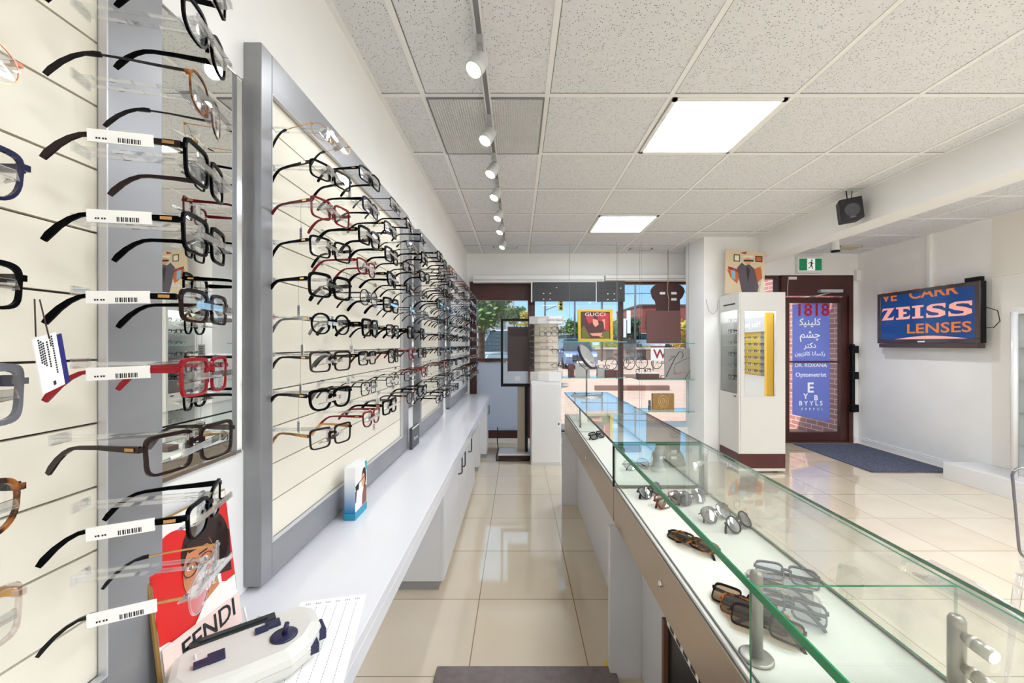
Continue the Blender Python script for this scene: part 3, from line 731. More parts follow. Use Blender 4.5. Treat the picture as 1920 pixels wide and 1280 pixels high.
# ------------------------------------------------------------------ glass display counters along the right of the aisle
SX0, SX1 = .40, .765; ZT, ZS = CH - .4065, CH - .593
M_bandm = mat('champagne_metal', (178, 160, 140), .28, metal=.55)
M_shelfb = mat('case_floor_cream', (224, 221, 207), .5)
M_post = mat('post_nickel', (150, 146, 136), .35, metal=.8)
def showcase(y0, y1, label, inner, lock_y, edge):
    t = thing('glass_display_counter', label, 'display counter', (SX0, y0, 0), group='glass display counters in a row')
    W = SX1 - SX0; L = y1 - y0
    b = MB(); b.box(.012, .02, ZS - .012, W - .012, L - .02, ZS - .0005); b.build('display_floor', M_shelfb, t)
    b = MB(); b.box(0, .0, ZS - .145, .014, L, ZS - .001); b.box(W - .014, 0, ZS - .145, W, L, ZS - .001); b.box(.014, 0, ZS - .145, W - .014, .014, ZS - .002); b.box(.014, L - .014, ZS - .145, W - .014, L, ZS - .002)
    b.build('metal_band', M_bandm, t, bevel=.0015)
    b = MB()
    for x in (.004, .020): b.box(x, .01, ZS - .001, x + .003, L - .01, ZS + .004)
    b.box(W - .012, .01, ZS - .001, W - .009, L - .01, ZS + .004)
    b.build('sliding_track', M_grey, t)
    b = MB(); b.box(0, 0, ZT - .0075, W + .002, L, ZT, 0, 1); gt = b.build('glass_top', [M_case, M_rim if edge else M_rimd], t)
    b = MB(); b.box(-.003, 0, ZT - (.0145 if edge else .009), -.0002, L, ZT); b.build('polished_edge', M_rim if edge else M_rimd, gt)
    b = MB(); b.box(W - .006, 0, ZS, W, L, ZT - .012, 0, 1); b.build('glass_side', [M_case, M_rim], t)
    b = MB(); b.box(.006, L - .008, ZS, W - .006, L - .002, ZT - .012, 0, 1); b.build('glass_end', [M_case, M_rimd], t)
    if not edge:
        b = MB(); b.box(.0, .0, ZS, W - .006, .007, ZT - .012, 0, 1); b.build('glass_end', [M_case, M_rimd], t)
        b = MB(); b.box(-.002, -.001, ZS, .006, .006, ZT - .012); b.build('corner_strip', M_rimd, t)
        b = MB(); b.box(.0, -.008, ZT - .012, W, -.0015, ZT); b.build('joint_strip', M_rimd, t)
    for yy in inner:
        b = MB(); b.box(.004, yy - .003, ZS, W - .006, yy + .003, ZT - .012, 0, 1); b.build('glass_divider', [M_case, M_rim if yy < .8 and edge else M_rimd], t)
    # base: recessed white body, end panels
    b = MB(); b.box(.10, .02, .0, W - .03, L - .02, ZS - .146); b.build('base_body', M_cab, t)
    b = MB(); b.box(-.028, L - .055, 0, .0995, L - .02, ZS - .146)
    b.build('end_panel', M_cab, t)
    b = MB(); b.lathe([(.009, 0), (.009, .006), (.006, .008)], 14, M=Matrix.Translation((0, lock_y - y0, ZS - .07)) @ Matrix.Rotation(R(-90), 4, 'Y')); b.build('lock', M_chrome, t)
    return t
sc1 = showcase(.10, 1.675, 'nearest glass display counter holding sunglasses, with thick green glass edge', [.60], 1.12, True)
sc2 = showcase(1.685, 3.42, 'farther glass display counter with dark edged top reflecting the window', [1.05], 2.35, False)
def case_post(x, y, h, label, lamps=None):
    t = thing('case_lamp_post', label, 'display lamp', (x, y, ZS))
    b = MB(); b.lathe([(.030, 0), (.030, .003), (.026, .005), (.0125, .006)], 24); b.build('base_disc', M_post, t)
    b = MB(); b.lathe([(.0115, .004), (.0115, h - .008), (.009, h - .002), (.004, h)], 18); b.build('post', M_post, t)
    for (z, az, el) in lamps or ():
        d = Vector((math.cos(az), math.sin(az), el)).normalized()
        Mx = Matrix.Translation((0, 0, z)) @ d.to_track_quat('Z', 'Y').to_matrix().to_4x4()
        b = MB(); b.lathe([(.007, .006), (.007, .014), (.0085, .0145), (.0085, .018), (.0105, .0185), (.0105, .023), (.0098, .0235), (.0098, .025), (.011, .0255), (.011, .048), (.0096, .0485)], 20, M=Mx); h_ = b.build('lamp_head', mat('lamp_champagne', (200, 192, 178), .3, metal=.6), t)
        b = MB(); b.lathe([(.0090, .0486), (.0090, .0494)], 18, M=Mx); b.build('lamp_lens', M_lamp, h_)
case_post(.452, .765, .165, 'brushed metal post with round foot behind the front glass divider', [(.12, R(60), -.15)])
case_post(.712, .655, .155, 'metal post carrying two small lit spotlights at lower right', [(.128, R(-84), -.12), (.078, R(-84), -.12)])
case_post(.742, 1.60, .16, 'metal post in far corner of the nearest display counter', [(.13, R(200), -.2)])

# sunglasses lying in the counter
def lying(px, py, rz, sh, fc, lm, label, th=2, tilt=-62, dz=.0, pair='sunglasses in the nearest display counter', roll=0):
    """a folded pair: front leaning, temples crossed behind"""
    h = 645 - py; d = (CH - ZS) * F / -h; x = (px - 970) / F * d
    fm, lens, tm, ex, ez, hy = spec_meshes(sh, fc, fc if fc in ('black', 'brown', 'gunmetal', 'grey') else 'gunmetal', th, lm)
    t = thing('sunglasses', label, 'sunglasses', (x, d, ZS + (SHAPES[sh][1] / 2 + .004) * math.cos(R(tilt)) + .004 + dz), (R(tilt), R(roll), R(rz)), pair)
    put('frame', fm, t)
    for l in lens: put('lens', l, t)
    for sgn, m, off in ((1, tm[0], .000), (-1, tm[1], .0055)):
        # fold about the hinge at x = -+ex
        hx = -sgn * ex
        Mx = Matrix.Translation((hx, hy + off + .002, 0)) @ Matrix.Rotation(R(-84 * sgn), 4, 'Z') @ Matrix.Translation((-hx, -hy, 0))
        o = put('temple', m, t); o.matrix_local = Mx
    return t
M_sund = clear('sun_lens_dark', (.16, .165, .18), gain=1.8, base=.10)
G1 = [
 (1222, 930, 38, 'cateye', 'gunmetal', M_sund, 'grey sunglasses farthest left in the nearest display counter', 2),
 (1256, 948, 30, 'square', 'burgundy', M_sunb, 'small reddish brown sunglasses behind the green glass edge', 2),
 (1298, 944, 24, 'aviator', 'grey', M_sund, 'grey aviator sunglasses next to the far corner post', 1),
 (1345, 975, 28, 'aviator', 'gunmetal', M_sund, 'dark grey sunglasses left of the roundest black pair', 1),
 (1388, 992, 34, 'round', 'black', M_sund, 'black rimmed round sunglasses, rightmost of the far group', 2)]
for g in G1: lying(*g[:6], label=g[6], th=g[7], tilt=-38)
lying(1290, 1018, -50, 'slim', 'brown', M_sunb, 'brown tortoise sunglasses lying alone left of green glass edge', 2, -66)
lying(1302, 1030, -52, 'slim', 'tortoise', M_sunb, 'tortoise sunglasses stacked on the lone brown pair', 2, -66, .014)
for i, (px, py, rz) in enumerate(((1475, 1088, -26), (1460, 1112, -28), (1470, 1138, -31), (1478, 1160, -34))):
    lying(px, py, rz, 'bigsquare', 'grey' if i in (0, 3) else 'crystal', M_sunc, f'bluish clear folded glasses, {["farthest", "second", "third", "nearest"][i]} of the fanned out four', 2, -68, .004 + .004 * i)
for i, (px, py, rz) in enumerate(((1392, 1140, -44), (1412, 1165, -42), (1436, 1190, -38))):
    lying(px, py, rz, 'square', 'tortoise' if i == 1 else 'brown', M_sunb, f'olive brown folded glasses, {["leftmost", "middle", "rightmost"][i]} of three near the foot of the front post', 2, -66, .003 + .004 * i)
for (px, py, rz, sh, lb) in ((1195, 880, 20, 'aviator', 'pale sunglasses inside near end of the farther counter'), (1120, 822, 40, 'square', 'black sunglasses inside left side of the farther counter')):
    lying(px, py, rz, sh, 'grey' if sh == 'aviator' else 'black', M_sun if sh != 'aviator' else M_sunc, lb, 1 if sh == 'aviator' else 2, -40, pair='sunglasses in the farther display counter')
# small white card stands and a brown case in the farther counter
for i, (x, y, w_, h_, c, l) in enumerate(((.50, 3.05, .05, .10, M_cream, 'cream card stand inside far end of the farther counter'), (.62, 2.25, .12, .03, mat('case_brown', (96, 66, 62), .5), 'low brown spectacle case inside the farther counter'), (.45, 2.9, .012, .13, M_grey, 'small grey panel standing inside left side of the farther counter'), (.66, 1.9, .05, .13, M_white2, 'white cup shaped stand inside near end of the farther counter'))):
    b = MB()
    if i == 3: b.lathe([(.03, 0), (.034, .005), (.02, .05), (.03, .12), (.032, .13)], 20)
    elif i == 1: b.box(-w_ / 2, -.035, 0, w_ / 2, .035, h_); b.box(-w_ / 2, -.036, h_ - .008, w_ / 2, .036, h_ - .006)
    else: b.prism([(-w_ / 2, -.02, 0), (w_ / 2, -.02, 0), (w_ / 2, .005, h_), (-w_ / 2, .005, h_)], (0, .006, 0)); b.box(-w_ / 2, -.03, 0, w_ / 2, .03, .003)
    tag(b.build('display_stand', c, None, loc=(x, y, ZS), bevel=.001), l, 'display stand')
# round table mirror on far end of the glass counter
t = thing('table_mirror', 'round black framed table mirror on thin stem standing on farther glass counter', 'table mirror', (.545, 3.18, ZT))
b = MB(); b.lathe([(.125 * .98, 0), (.125, .004), (.12, .008), (.01, .010)], 32); b.build('mirror_base', M_chrome, t)
b = MB(); b.tube([(0, 0, .008), (0, 0, .20)], .006, 10); b.tube([(-.075, 0, .33), (-.06, 0, .26), (0, 0, .20), (.05, 0, .24), (.062, 0, .28)], .004, 8); b.build('stem', mat('stem_metal', (120, 120, 124), .3, metal=.8), t)
Mx = Matrix.Translation((0, -.005, .31)) @ Matrix.Rotation(R(38), 4, 'Y') @ Matrix.Rotation(R(80), 4, 'X') @ Matrix.Rotation(R(0), 4, 'Z')
Mx = Matrix.Translation((0, -.005, .31)) @ Matrix.Rotation(R(-34), 4, 'Y') @ Matrix.Rotation(R(62), 4, 'Z') @ Matrix.Rotation(R(90), 4, 'X')
b = MB(); b.lathe([(.105, -.010), (.108, -.007), (.108, .007), (.105, .010)], 36, M=Mx); hd = b.build('mirror_head', mat('mirror_frame_dark', (60, 58, 70), .3, metal=.6), t)
b = MB(); b.lathe([(.100, .0101), (.100, .0105)], 36, M=Mx); b.lathe([(.100, -.0105), (.100, -.0101)], 36, M=Mx); b.build('mirror_glass', M_mirror, hd)
# dark rack leaning under the nearest counter
t = thing('card_rack', 'black rack with white edged slots leaning under the nearest glass counter', 'rack', (.405, .97, .353), (0, 0, 0))
b = MB(); b.prism([(.0, -.30, -.28), (.0, .12, -.28), (.0, .12, .24), (.0, -.30, .24)], (.09, 0, 0)); b.build('rack_body', M_black, t, bevel=.004)
b = MB(); b.box(-.004, -.30, .235, .03, .12, .25); b.build('rack_edge', M_white2, t)
b = MB()
for k in range(9): b.box(-.0045, -.27 + k * .042, .238, .018, -.27 + k * .042 + .026, .2505)
b.build('slots', M_black, t)
b = MB(); b.box(-.012, .115, -.28, 0, .13, .245); b.build('rack_trim', mat('rack_brown', (92, 62, 48), .5), t)
tag((lambda bb: (bb.prism([(0, 0, 0), (.03, .0, 0), (.022, .05, 0), (.004, .04, 0)], (0, 0, .002)), bb.build('yellow_tag', mat('tag_yellow', (216, 182, 40), .6), None, loc=(.36, 1.66, .0)))[1])(MB()), 'tiny yellow tag on floor beside right hand counter base', 'tag')

# ------------------------------------------------------------------ things on the left worktop
def px_on(px, py, z):
    d = (CH - z) * F / (py - 645); return ((px - 970) / F * d, d)
M_red = mat('print_red', (205, 28, 26), .45); M_skin = mat('print_skin', (190, 122, 84), .5); M_skin2 = mat('print_skin_light', (220, 160, 120), .5)
M_hair = mat('print_hair', (42, 24, 20), .5); M_pink = mat('print_blush', (232, 206, 196), .5); M_pwhite = mat('print_white', (236, 233, 228), .5); M_goldc = mat('card_gold', (170, 136, 76), .35, metal=.5)
t = thing('countertop_poster', 'red and white eyewear poster of woman in glasses standing on the worktop below narrow mirror', 'poster', (-.615, .80, CT + .001), (R(-7), 0, R(90)))
b = MB(); b.box(-.10, 0, 0, .10, .004, .30); b.build('poster_card', M_goldc, t)
b = MB(); A = b.art
A([(-.094, .004), (.098, .004), (.098, .297), (-.094, .297)], 0, 1)
A(ell(-.045, .215, .052, .055, 28), 1, 2); A([(-.094, .09), (-.02, .075), (.01, .12), (-.01, .19), (-.094, .21)], 1, 3)
A(ell(.062, .255, .036, .034, 24), 1, 3); A([(.02, .20), (.098, .20), (.098, .285), (.05, .275)], 1, 2); A([(.06, .11), (.098, .11), (.098, .21), (.06, .21)], 1, 2)
A(ell(-.035, .13, .06, .06, 28), 1, 2)
A(ell(.03, .205, .062, .068, 30, tilt=-10), 2, 4)                       # hair
A([(.04, .14), (.088, .125), (.096, .21), (.07, .24), (.03, .2)], 2, 4)
A(ell(.006, .180, .038, .056, 30, tilt=-16), 3, 5)                      # face
A([(.012, .11), (.046, .14), (.052, .10), (.02, .085)], 3, 5)           # neck
A(ell(.046, .178, .007, .014, 16), 4, 6)                                 # ear
A([(-.02, .232), (.03, .238), (.045, .20), (.03, .212), (-.015, .214)], 2, 6)  # hairline
A([(-.022, .198), (-.006, .202), (-.006, .199), (-.022, .195)], 2, 6); A([(.008, .202), (.03, .203), (.03, .2), (.008, .199)], 2, 6)
for ox in (-.016, .020):
    A(ell(ox, .186, .008, .004, 16), 5, 6); A(ell(ox, .186, .0034, .0036, 12), 2, 7)
A([(-.003, .186), (.002, .186), (.004, .168), (-.006, .166)], 4, 6)
A([(-.014, .152), (-.004, .156), (.008, .153), (-.002, .146)], 6, 6)
A([(-.04, .06), (.01, .105), (.055, .118), (.09, .10), (.098, .06)], 0, 6)
A([(-.094, .004), (.098, .004), (.098, .07), (-.094, .085)], 7, 8)
b.build('poster_print', [M_pwhite, M_red, M_hair, M_skin, M_skin2, mat('print_eye', (238, 234, 230), .5), mat('print_lips', (150, 60, 54), .5), M_pink], t)
b = MB()
for ox, w_ in ((-.018, .016), (.022, .017)):
    P = [(ox + x * w_ * 1.0, .184 + z * .013) for x, z in ell(0, 0, 1, 1, 18)]
    b.tube([(x, -.0058, z) for x, z in P], .0009, 5, closed=True)
b.tube([(.038, -.0058, .187), (.047, -.0058, .186)], .0009, 5); b.tube([(-.003, -.0058, .186), (.005, -.0058, .186)], .0009, 5)
b.build('printed_glasses', mat('print_glasses', (60, 22, 24), .4), t)
text('poster_lettering', 'FENDI', .052, t, (.012, -.0056, .048), m=M_ink, sx=1.0, bold=.006)
text('poster_lettering', 'ROMA', .016, t, (.02, -.0056, .018), m=M_ink, sx=1.0)
t = thing('poster_stand', 'thin white wire stand holding the red poster upright', 'wire stand', (-.60, .79, CT + .003), (0, 0, R(90)))
b = MB()
for sx in (-.07, .075):
    b.tube([(sx, .03, .0), (sx, -.05, .0), (sx, -.06, .03), (sx, -.045, .035), (sx * .9, -.03, .012), (sx * .9, -.02, .06)], .0022, 6)
b.tube([(-.07, -.05, .0), (.075, -.05, .0)], .0022, 6); b.tube([(-.07, -.058, .03), (.075, -.058, .03)], .0022, 6)
b.build('stand_wire', mat('wire_white', (228, 222, 218), .3), t)
# pupil gauge
t = thing('pupil_gauge', 'white optical measuring instrument with dark blue buttons lying on the worktop', 'optical instrument', (-.515, .775, CT), (0, 0, R(38)))
M_dev = mat('device_shell', (214, 213, 206), .35); M_dev2 = mat('device_under', (206, 204, 198), .4); M_nav = mat('device_navy', (28, 30, 66), .35)
out = [(-.125, -.035), (-.105, -.075), (-.03, -.085), (.06, -.085), (.10, -.06), (.125, -.02), (.125, .035), (.105, .06), (.03, .07), (-.08, .065), (-.12, .03)]
def loft(mb, P, zs, mi=0):
    secs = [[(x * s_, y * s_, z) for x, y in P] for z, s_ in zs]; mb.sweep(secs, mi)
b = MB(); loft(b, out, [(.004, .93), (.012, .985), (.026, 1.0)]); b.build('lower_shell', M_dev2, t, bevel=.002)
b = MB(); loft(b, out, [(.0262, 1.0), (.040, .985), (.050, .93), (.054, .84)]); b.build('upper_shell', M_dev, t, bevel=.002)
b = MB(); b.box(-.09, .036, .0535, .05, .058, .0565); b.box(-.075, .043, .0565, .035, .052, .0585); b.build('slot_bar', mat('device_dark', (26, 34, 34), .4), t)
for (x, y, sx, sy) in ((-.072, -.022, .011, .008), (-.05, -.018, .013, .013), (.022, .012, .011, .008), (.042, .018, .013, .011)):
    b = MB(); b.prism([(x - sx, y - sy, .0535), (x + sx, y - sy, .0535), (x + sx, y + sy, .0535), (x - sx, y + sy, .0535)], (0, 0, .006)); b.build('button', M_nav, t, bevel=.0012)
b = MB(); b.lathe([(.024, .053), (.024, .056), (.021, .058), (.006, .0585)], 28, M=Matrix.Translation((.055, -.03, 0))); b.tube([(.055, -.03, .057), (.060, -.032, .078)], [.005, .0045], 10); b.build('dial_knob', M_nav, t)
b = MB(); b.box(.110, -.03, .014, .132, .01, .036); b.box(.085, -.062, .014, .112, -.035, .034); b.build('eyepiece', M_nav, t, bevel=.003)
# ruled sheet
t = thing('ruled_sheet', 'white ruled paper sheet on the worktop under the measuring instrument', 'paper', (-.42, .86, CT + .0006), (0, 0, R(12)))
b = MB(); b.box(-.075, -.16, 0, .075, .13, .0006); b.build('sheet', M_paper, t)
b = MB()
for k in range(6):
    x = -.055 + k * .022
    for q in range(34): b.box(x, -.15 + q * .0075, .0006, x + .0009, -.15 + q * .0075 + .0045, .0009)
    for q in range(3): b.box(x - .004 + q * .004, .112, .0006, x - .0025 + q * .004, .118, .0009)
b.build('ruling', M_grey, t)
# small blue product carton
t = thing('product_carton', 'small blue and white carton standing on worktop against the largest panel', 'carton', (-.602, 1.475, CT), (0, 0, R(90)))
def grad(name, c1, c2, z0, z1):
    m = mat(name, c1, .35); nt = m.node_tree; b_ = nt.nodes['Principled BSDF']
    tc = nt.nodes.new('ShaderNodeTexCoord'); sp = nt.nodes.new('ShaderNodeSeparateXYZ'); mr = nt.nodes.new('ShaderNodeMapRange'); mx = nt.nodes.new('ShaderNodeMixRGB')
    mr.inputs['From Min'].default_value = z0; mr.inputs['From Max'].default_value = z1
    mx.inputs[1].default_value = rgb(*c1); mx.inputs[2].default_value = rgb(*c2)
    nt.links.new(tc.outputs['Object'], sp.inputs[0]); nt.links.new(sp.outputs[2], mr.inputs[0]); nt.links.new(mr.outputs[0], mx.inputs[0]); nt.links.new(mx.outputs[0], b_.inputs['Base Color'])
    return m
b = MB(); b.box(-.055, -.032, .026, .055, .006, .185); b.build('carton_body', grad('carton_print', (24, 118, 176), (240, 242, 242), .03, .15), t, bevel=.001)
b = MB(); b.box(-.056, -.033, 0, .056, .007, .025); b.build('carton_base', mat('carton_teal', (40, 140, 172), .4), t, bevel=.001)
b = MB(); b.v = []; 
def A2(pts, mi, lay): b.prism([(x, -.032 - .0004 * lay, z) for x, z in pts], (0, .0003, 0), mi)
A2([(-.054, .028), (.054, .028), (.054, .183), (-.054, .183)], 0, 1)
A2(ell(.026, .128, .022, .036, 20), 1, 2); A2([(.006, .03), (.05, .03), (.052, .09), (.028, .1), (.01, .07)], 2, 2)
A2(ell(.018, .120, .015, .024, 20), 3, 3); A2([(-.054, .118), (-.022, .124), (-.024, .10), (-.05, .10)], 4, 3); A2([(-.022, .123), (.03, .132), (.03, .129), (-.022, .12)], 4, 4)
A2([(.034, .183), (.054, .183), (.054, .15), (.044, .15)], 5, 2)
A2([(-.054, .10), (-.04, .1), (-.048, .06), (-.054, .06)], 1, 2)
b.build('carton_print_front', [M_pwhite, M_hair, mat('print_coat', (120, 76, 62), .5), M_skin2, M_ink, mat('print_teal', (60, 160, 170), .5)], t)
# little black card at the gap between the panels
t = thing('brand_plaque', 'small black plaque on the worktop in gap after the largest panel', 'plaque', (-.622, 2.47, CT), (0, 0, R(90)))
b = MB(); b.box(-.10, -.006, 0, .07, .012, .125); b.build('plaque_body', M_dgrey, t, bevel=.002)
b = MB()
for k in range(6): b.box(-.06 + k * .017, -.0066, .046, -.06 + k * .017 + .009, -.006, .060 if k else .068)
b.build('plaque_lettering', mat('plaque_grey', (190, 190, 190), .5), t)
b = MB(); b.box(-.10, -.007, .119, .07, -.006, .126); b.build('plaque_edge', M_paper, t)
# small black stand and wall switch near the window
tag(bx('wall_switch', XL, 5.28, 1.98, XL + .012, 5.36, 2.14, M_white2, None, .003), 'small white switch plate high on left wall near window', 'switch')

# ------------------------------------------------------------------ pedestal, spinner display, framed board
t = thing('pedestal_cabinet', 'tall white pedestal cabinet at the end of the aisle', 'cabinet', (.315, 4.48, 0))
b = MB(); b.box(-.165, .004, .0, .172, .34, .93); b.build('carcass', M_cab, t, bevel=.003)
b = MB(); b.box(-.155, -.012, .03, .162, .003, .90); dd = b.build('door', M_white, t, bevel=.003)
b = MB(); b.lathe([(.006, 0), (.009, .01), (.004, .016)], 12, M=Matrix.Translation((.142, -.012, .46)) @ Matrix.Rotation(R(90), 4, 'X')); b.build('knob', M_black, dd)
t = thing('eyewear_tower', 'white eyewear display tower with lettered header on the pedestal', 'display tower', (.33, 4.62, .931))
def poly(n, r, a0): return [(r * math.cos(R(a0 + 360 / n * k)), r * math.sin(R(a0 + 360 / n * k))) for k in range(n)]
fp = [(-.19, -.08), (-.10, -.13), (.02, -.15), (.16, -.13), (.19, -.02), (.16, .12), (-.15, .12)]
def flat(mb, P, z0, z1, s_=1, mi=0): mb.prism([(x * s_, y * s_, z0) for x, y in P], (0, 0, z1 - z0), mi)
b = MB(); flat(b, fp, .0, .10, .98); b.build('tower_base', M_white, t, bevel=.003)
b = MB(); flat(b, fp, .635, .72, 1.04); b.build('tower_header', M_white, t, bevel=.004)
b = MB(); flat(b, fp, .10, .635, .72); b.build('tower_core', mat('tower_cream', (226, 216, 200), .45), t)
b = MB()
for k in range(7):
    z = .13 + k * .075
    b.prism([(x * .9, y * .9, z) for x, y in fp], (0, 0, .003))
b.build('tower_shelf', M_acryl, t)
text('header_lettering', 'Calvin Klein', .040, t, (.085, -.150, .678), (R(90), 0, R(7)), M_grey)
b = MB()
for k in range(8): b.box(-.186, -.088, .13 + k * .064, -.150, -.084, .13 + k * .064 + .05)
b.build('side_mirror_tiles', M_blackm, t)
for i, (x, z, yw) in enumerate([(-.02, .58, 4), (-.02, .52, 3), (.12, .58, 8), (.12, .52, 8), (.12, .33, 8), (.12, .17, 8), (.0, .44, 2), (.0, .37, 0)]):
    sp = [('rect', 'gunmetal'), ('square', 'brown'), ('rect', 'black'), ('cateye', 'black'), ('square', 'black'), ('rect', 'black'), ('slim', 'copper'), ('slim', 'gunmetal')][i]
    spectacles((.33 + x, 4.62 - .145 + (.01 if x > .1 else 0), .931 + z), -90 + yw, sp[0], sp[1], sp[1] if sp[1] != 'copper' else 'gold', 1 if i in (6, 7, 0) else 2, f'{["dark metal", "brown", "thin black", "black cat-eye", "black square", "black", "copper wire", "thin grey"][i]} glasses on the {"right" if x > .1 else "left"} face of the white eyewear tower, height rank {ORD[[0, 1, 0, 1, 2, 3, 2, 3][i]]}', 'glasses on the eyewear tower', scale=1.02)
t = thing('framed_board', 'black framed display board with dark inner panel in front of the window', 'display board', (.0, 4.78, .84))
b = MB(); w_, H = .195, .80
b.box(-w_, -.02, 0, -w_ + .028, .02, H); b.box(w_ + .10 - .028, -.02, 0, w_ + .10, .02, H); b.box(-w_ + .028, -.02, H - .028, w_ + .10 - .028, .02, H); b.box(-w_ + .028, -.02, 0, w_ + .10 - .028, .02, .035)
b.build('board_frame', M_black, t, bevel=.002)
b = MB(); b.box(-w_ + .028, .0, .035, w_ + .10 - .028, .006, H - .028); b.build('board_glass', M_case, t)
b = MB(); b.box(-.11, -.012, .18, .14, .0, .70); b.build('inner_panel', mat('board_brown', (66, 50, 52), .35), t)
b = MB(); b.box(-.115, -.013, .17, -.11, .001, .705); b.box(-.11, -.013, .70, .14, .001, .706); b.box(-.095, -.0126, .59, .125, -.012, .685, 1); b.build('inner_trim', [M_black, mat('board_dark_red', (42, 22, 24), .4)], t)
b = MB(); b.box(-.01, -.013, .715, .12, -.006, .745); b.build('yellow_strip', mat('strip_yellow', (196, 190, 60), .5), t)
b = MB(); b.box(-.03, -.013, .07, .03, -.006, .12); b.build('notice', M_paper, t)
t = thing('board_stand', 'beige floor stand with white foot under the black framed board', 'stand', (.04, 4.82, 0))
b = MB(); b.box(-.26, -.14, 0, .11, .14, .05); b.build('stand_foot', mat('foot_brown', (58, 34, 30), .4), t, bevel=.003)
b = MB(); b.box(-.262, -.142, .05, .108, .142, .068); b.build('foot_top', M_white, t, bevel=.003)
b = MB(); b.box(-.04, -.03, .068, .05, .03, .838); b.build('stand_post', mat('stand_beige', (176, 164, 148), .5), t, bevel=.003)
b = MB(); b.box(.05, -.035, .068, .085, .03, .838); b.build('post_edge', M_black, t)
b = MB(); b.tube([(-.30, .5, .25), (-.30, .44, .08), (-.28, .3, .01), (-.29, .0, .01), (-.28, -.17, .01), (-.1, -.19, .01), (.1, -.18, .012)], .006, 6)
tag(b.build('power_cable', M_black, None, loc=(.04, 4.80, 0)), 'black power cord running across floor to the beige stand', 'cord')

# ------------------------------------------------------------------ window dressing
t = thing('roller_shade', 'white roller shade cassette over left and middle windows', 'roller shade', (.27, 5.38, 2.155))
b = MB(); b.box(-.86, -.04, 0, .88, .06, .10); b.build('shade_box', M_white2, t, bevel=.01)
b = MB(); b.box(-.85, -.045, .03, .87, -.04, .036); b.build('shade_groove', M_grey, t)
t = thing('roller_shade', 'slimmer white roller shade cassette over the right window', 'roller shade', (1.83, 5.40, 2.185))
b = MB(); b.box(-.66, -.04, 0, .62, .05, .075); b.build('shade_box', M_white2, t, bevel=.01)
b = MB(); b.box(-.66, -.045, .02, .62, -.04, .024); b.build('shade_groove', M_grey, t)
# black perforated panels
def perf(name, x0, x1, z0, z1, y, label):
    t = thing(name, label, 'perforated panel', ((x0 + x1) / 2, y, z0))
    w_ = (x1 - x0) / 2; b = MB(); b.box(-w_, 0, 0, w_, .012, z1 - z0); b.build('panel_sheet', mat('perf_dark', (54, 54, 56), .5), t)
    b = MB(); n = int(w_ * 2 / .085)
    for i in range(n):
        for j in range(3):
            cx, cz = -w_ + .06 + i * .085, .03 + j * .075
            q = 1 if (i in (1, 2) and j < 2) or (i == 3 and j == 2) else 0
            b.prism([(x, -.0012, z) for x, z in ell(cx, cz, .008 if not q else .010, .007, 10)], (0, .0013, 0), q)
    b.build('punched_holes', [M_black, M_pwhite], t)
    b = MB(); b.box(-w_ - .02, -.006, -.01, -w_ - .004, .008, z1 - z0); b.build('side_channel', M_white2, t)
perf('perforated_panel', .20, 1.03, 1.90, 2.15, 5.30, 'long black perforated panel hanging across top of the middle window')
perf('perforated_panel', 1.05, 1.42, 1.90, 2.17, 5.34, 'short black perforated panel beside the long one at window top')
# plain pale film on the lower left pane
b = MB(); b.box(-.555, 0, .16, .15, .001, 1.09)
tag(b.build('window_film', backlit('film_blue', (226, 230, 238), .6), None, loc=(0, YF + .07, 0)), 'plain pale blue film on lower pane of the left window', 'window film')
# window bay sill
struct(bx('trim_window_sill', 1.0, 5.05, 0, 2.5, YF, .30, mat('sill_white', (232, 230, 226), .5)))
# hung glass shelves
def shelf(x0, x1, z, label, y0=4.86, y1=5.14):
    b = MB(); b.box(x0, y0, z - .008, x1, y1, z, 0, 1)
    tag(b.build('glass_shelf', [clear('shelf_glass', (.93, .98, .965), gain=1.3), mat('shelf_edge', (96, 168, 152), .15)], None), label, 'glass shelf', 'glass shelves hanging in the window')
shelf(.56, 1.32, 1.372, 'upper left hanging glass shelf below the yellow framed picture')
shelf(.56, 1.32, .938, 'lower left hanging glass shelf behind the round table mirror')
shelf(1.46, 2.15, 1.352, 'upper right hanging glass shelf under the plain brown board')
shelf(1.46, 2.15, .915, 'middle right hanging glass shelf carrying the grey sketch card')
shelf(1.40, 2.15, .53, 'lowest right hanging glass shelf carrying the wooden emblem block')
n = 0
for (x, y, z0, nm) in ((.63, 4.88, .93, 'left'), (.66, 5.12, .93, 'left'), (1.20, 4.88, .93, 'left'), (1.27, 5.12, .93, 'left'), (1.50, 4.88, .52, 'right'), (1.55, 5.12, .52, 'right'), (2.07, 4.88, .52, 'right'), (2.11, 5.12, .52, 'right')):
    b = MB(); b.tube([(x, y, z0), (x, y, ZC)], .0014, 5); b.lathe([(.006, -.01), (.006, 0)], 8, M=Matrix.Translation((x, y, z0)))
    tag(b.build('hanging_wire', mat('wire_grey', (130, 132, 134), .4), None), f'thin {["front", "rear"][n % 2]} {["outer left", "outer left", "inner right", "inner right"][n % 4]} wire of the {nm} hanging shelves', 'wire', 'wires of the hanging glass shelves'); n += 1
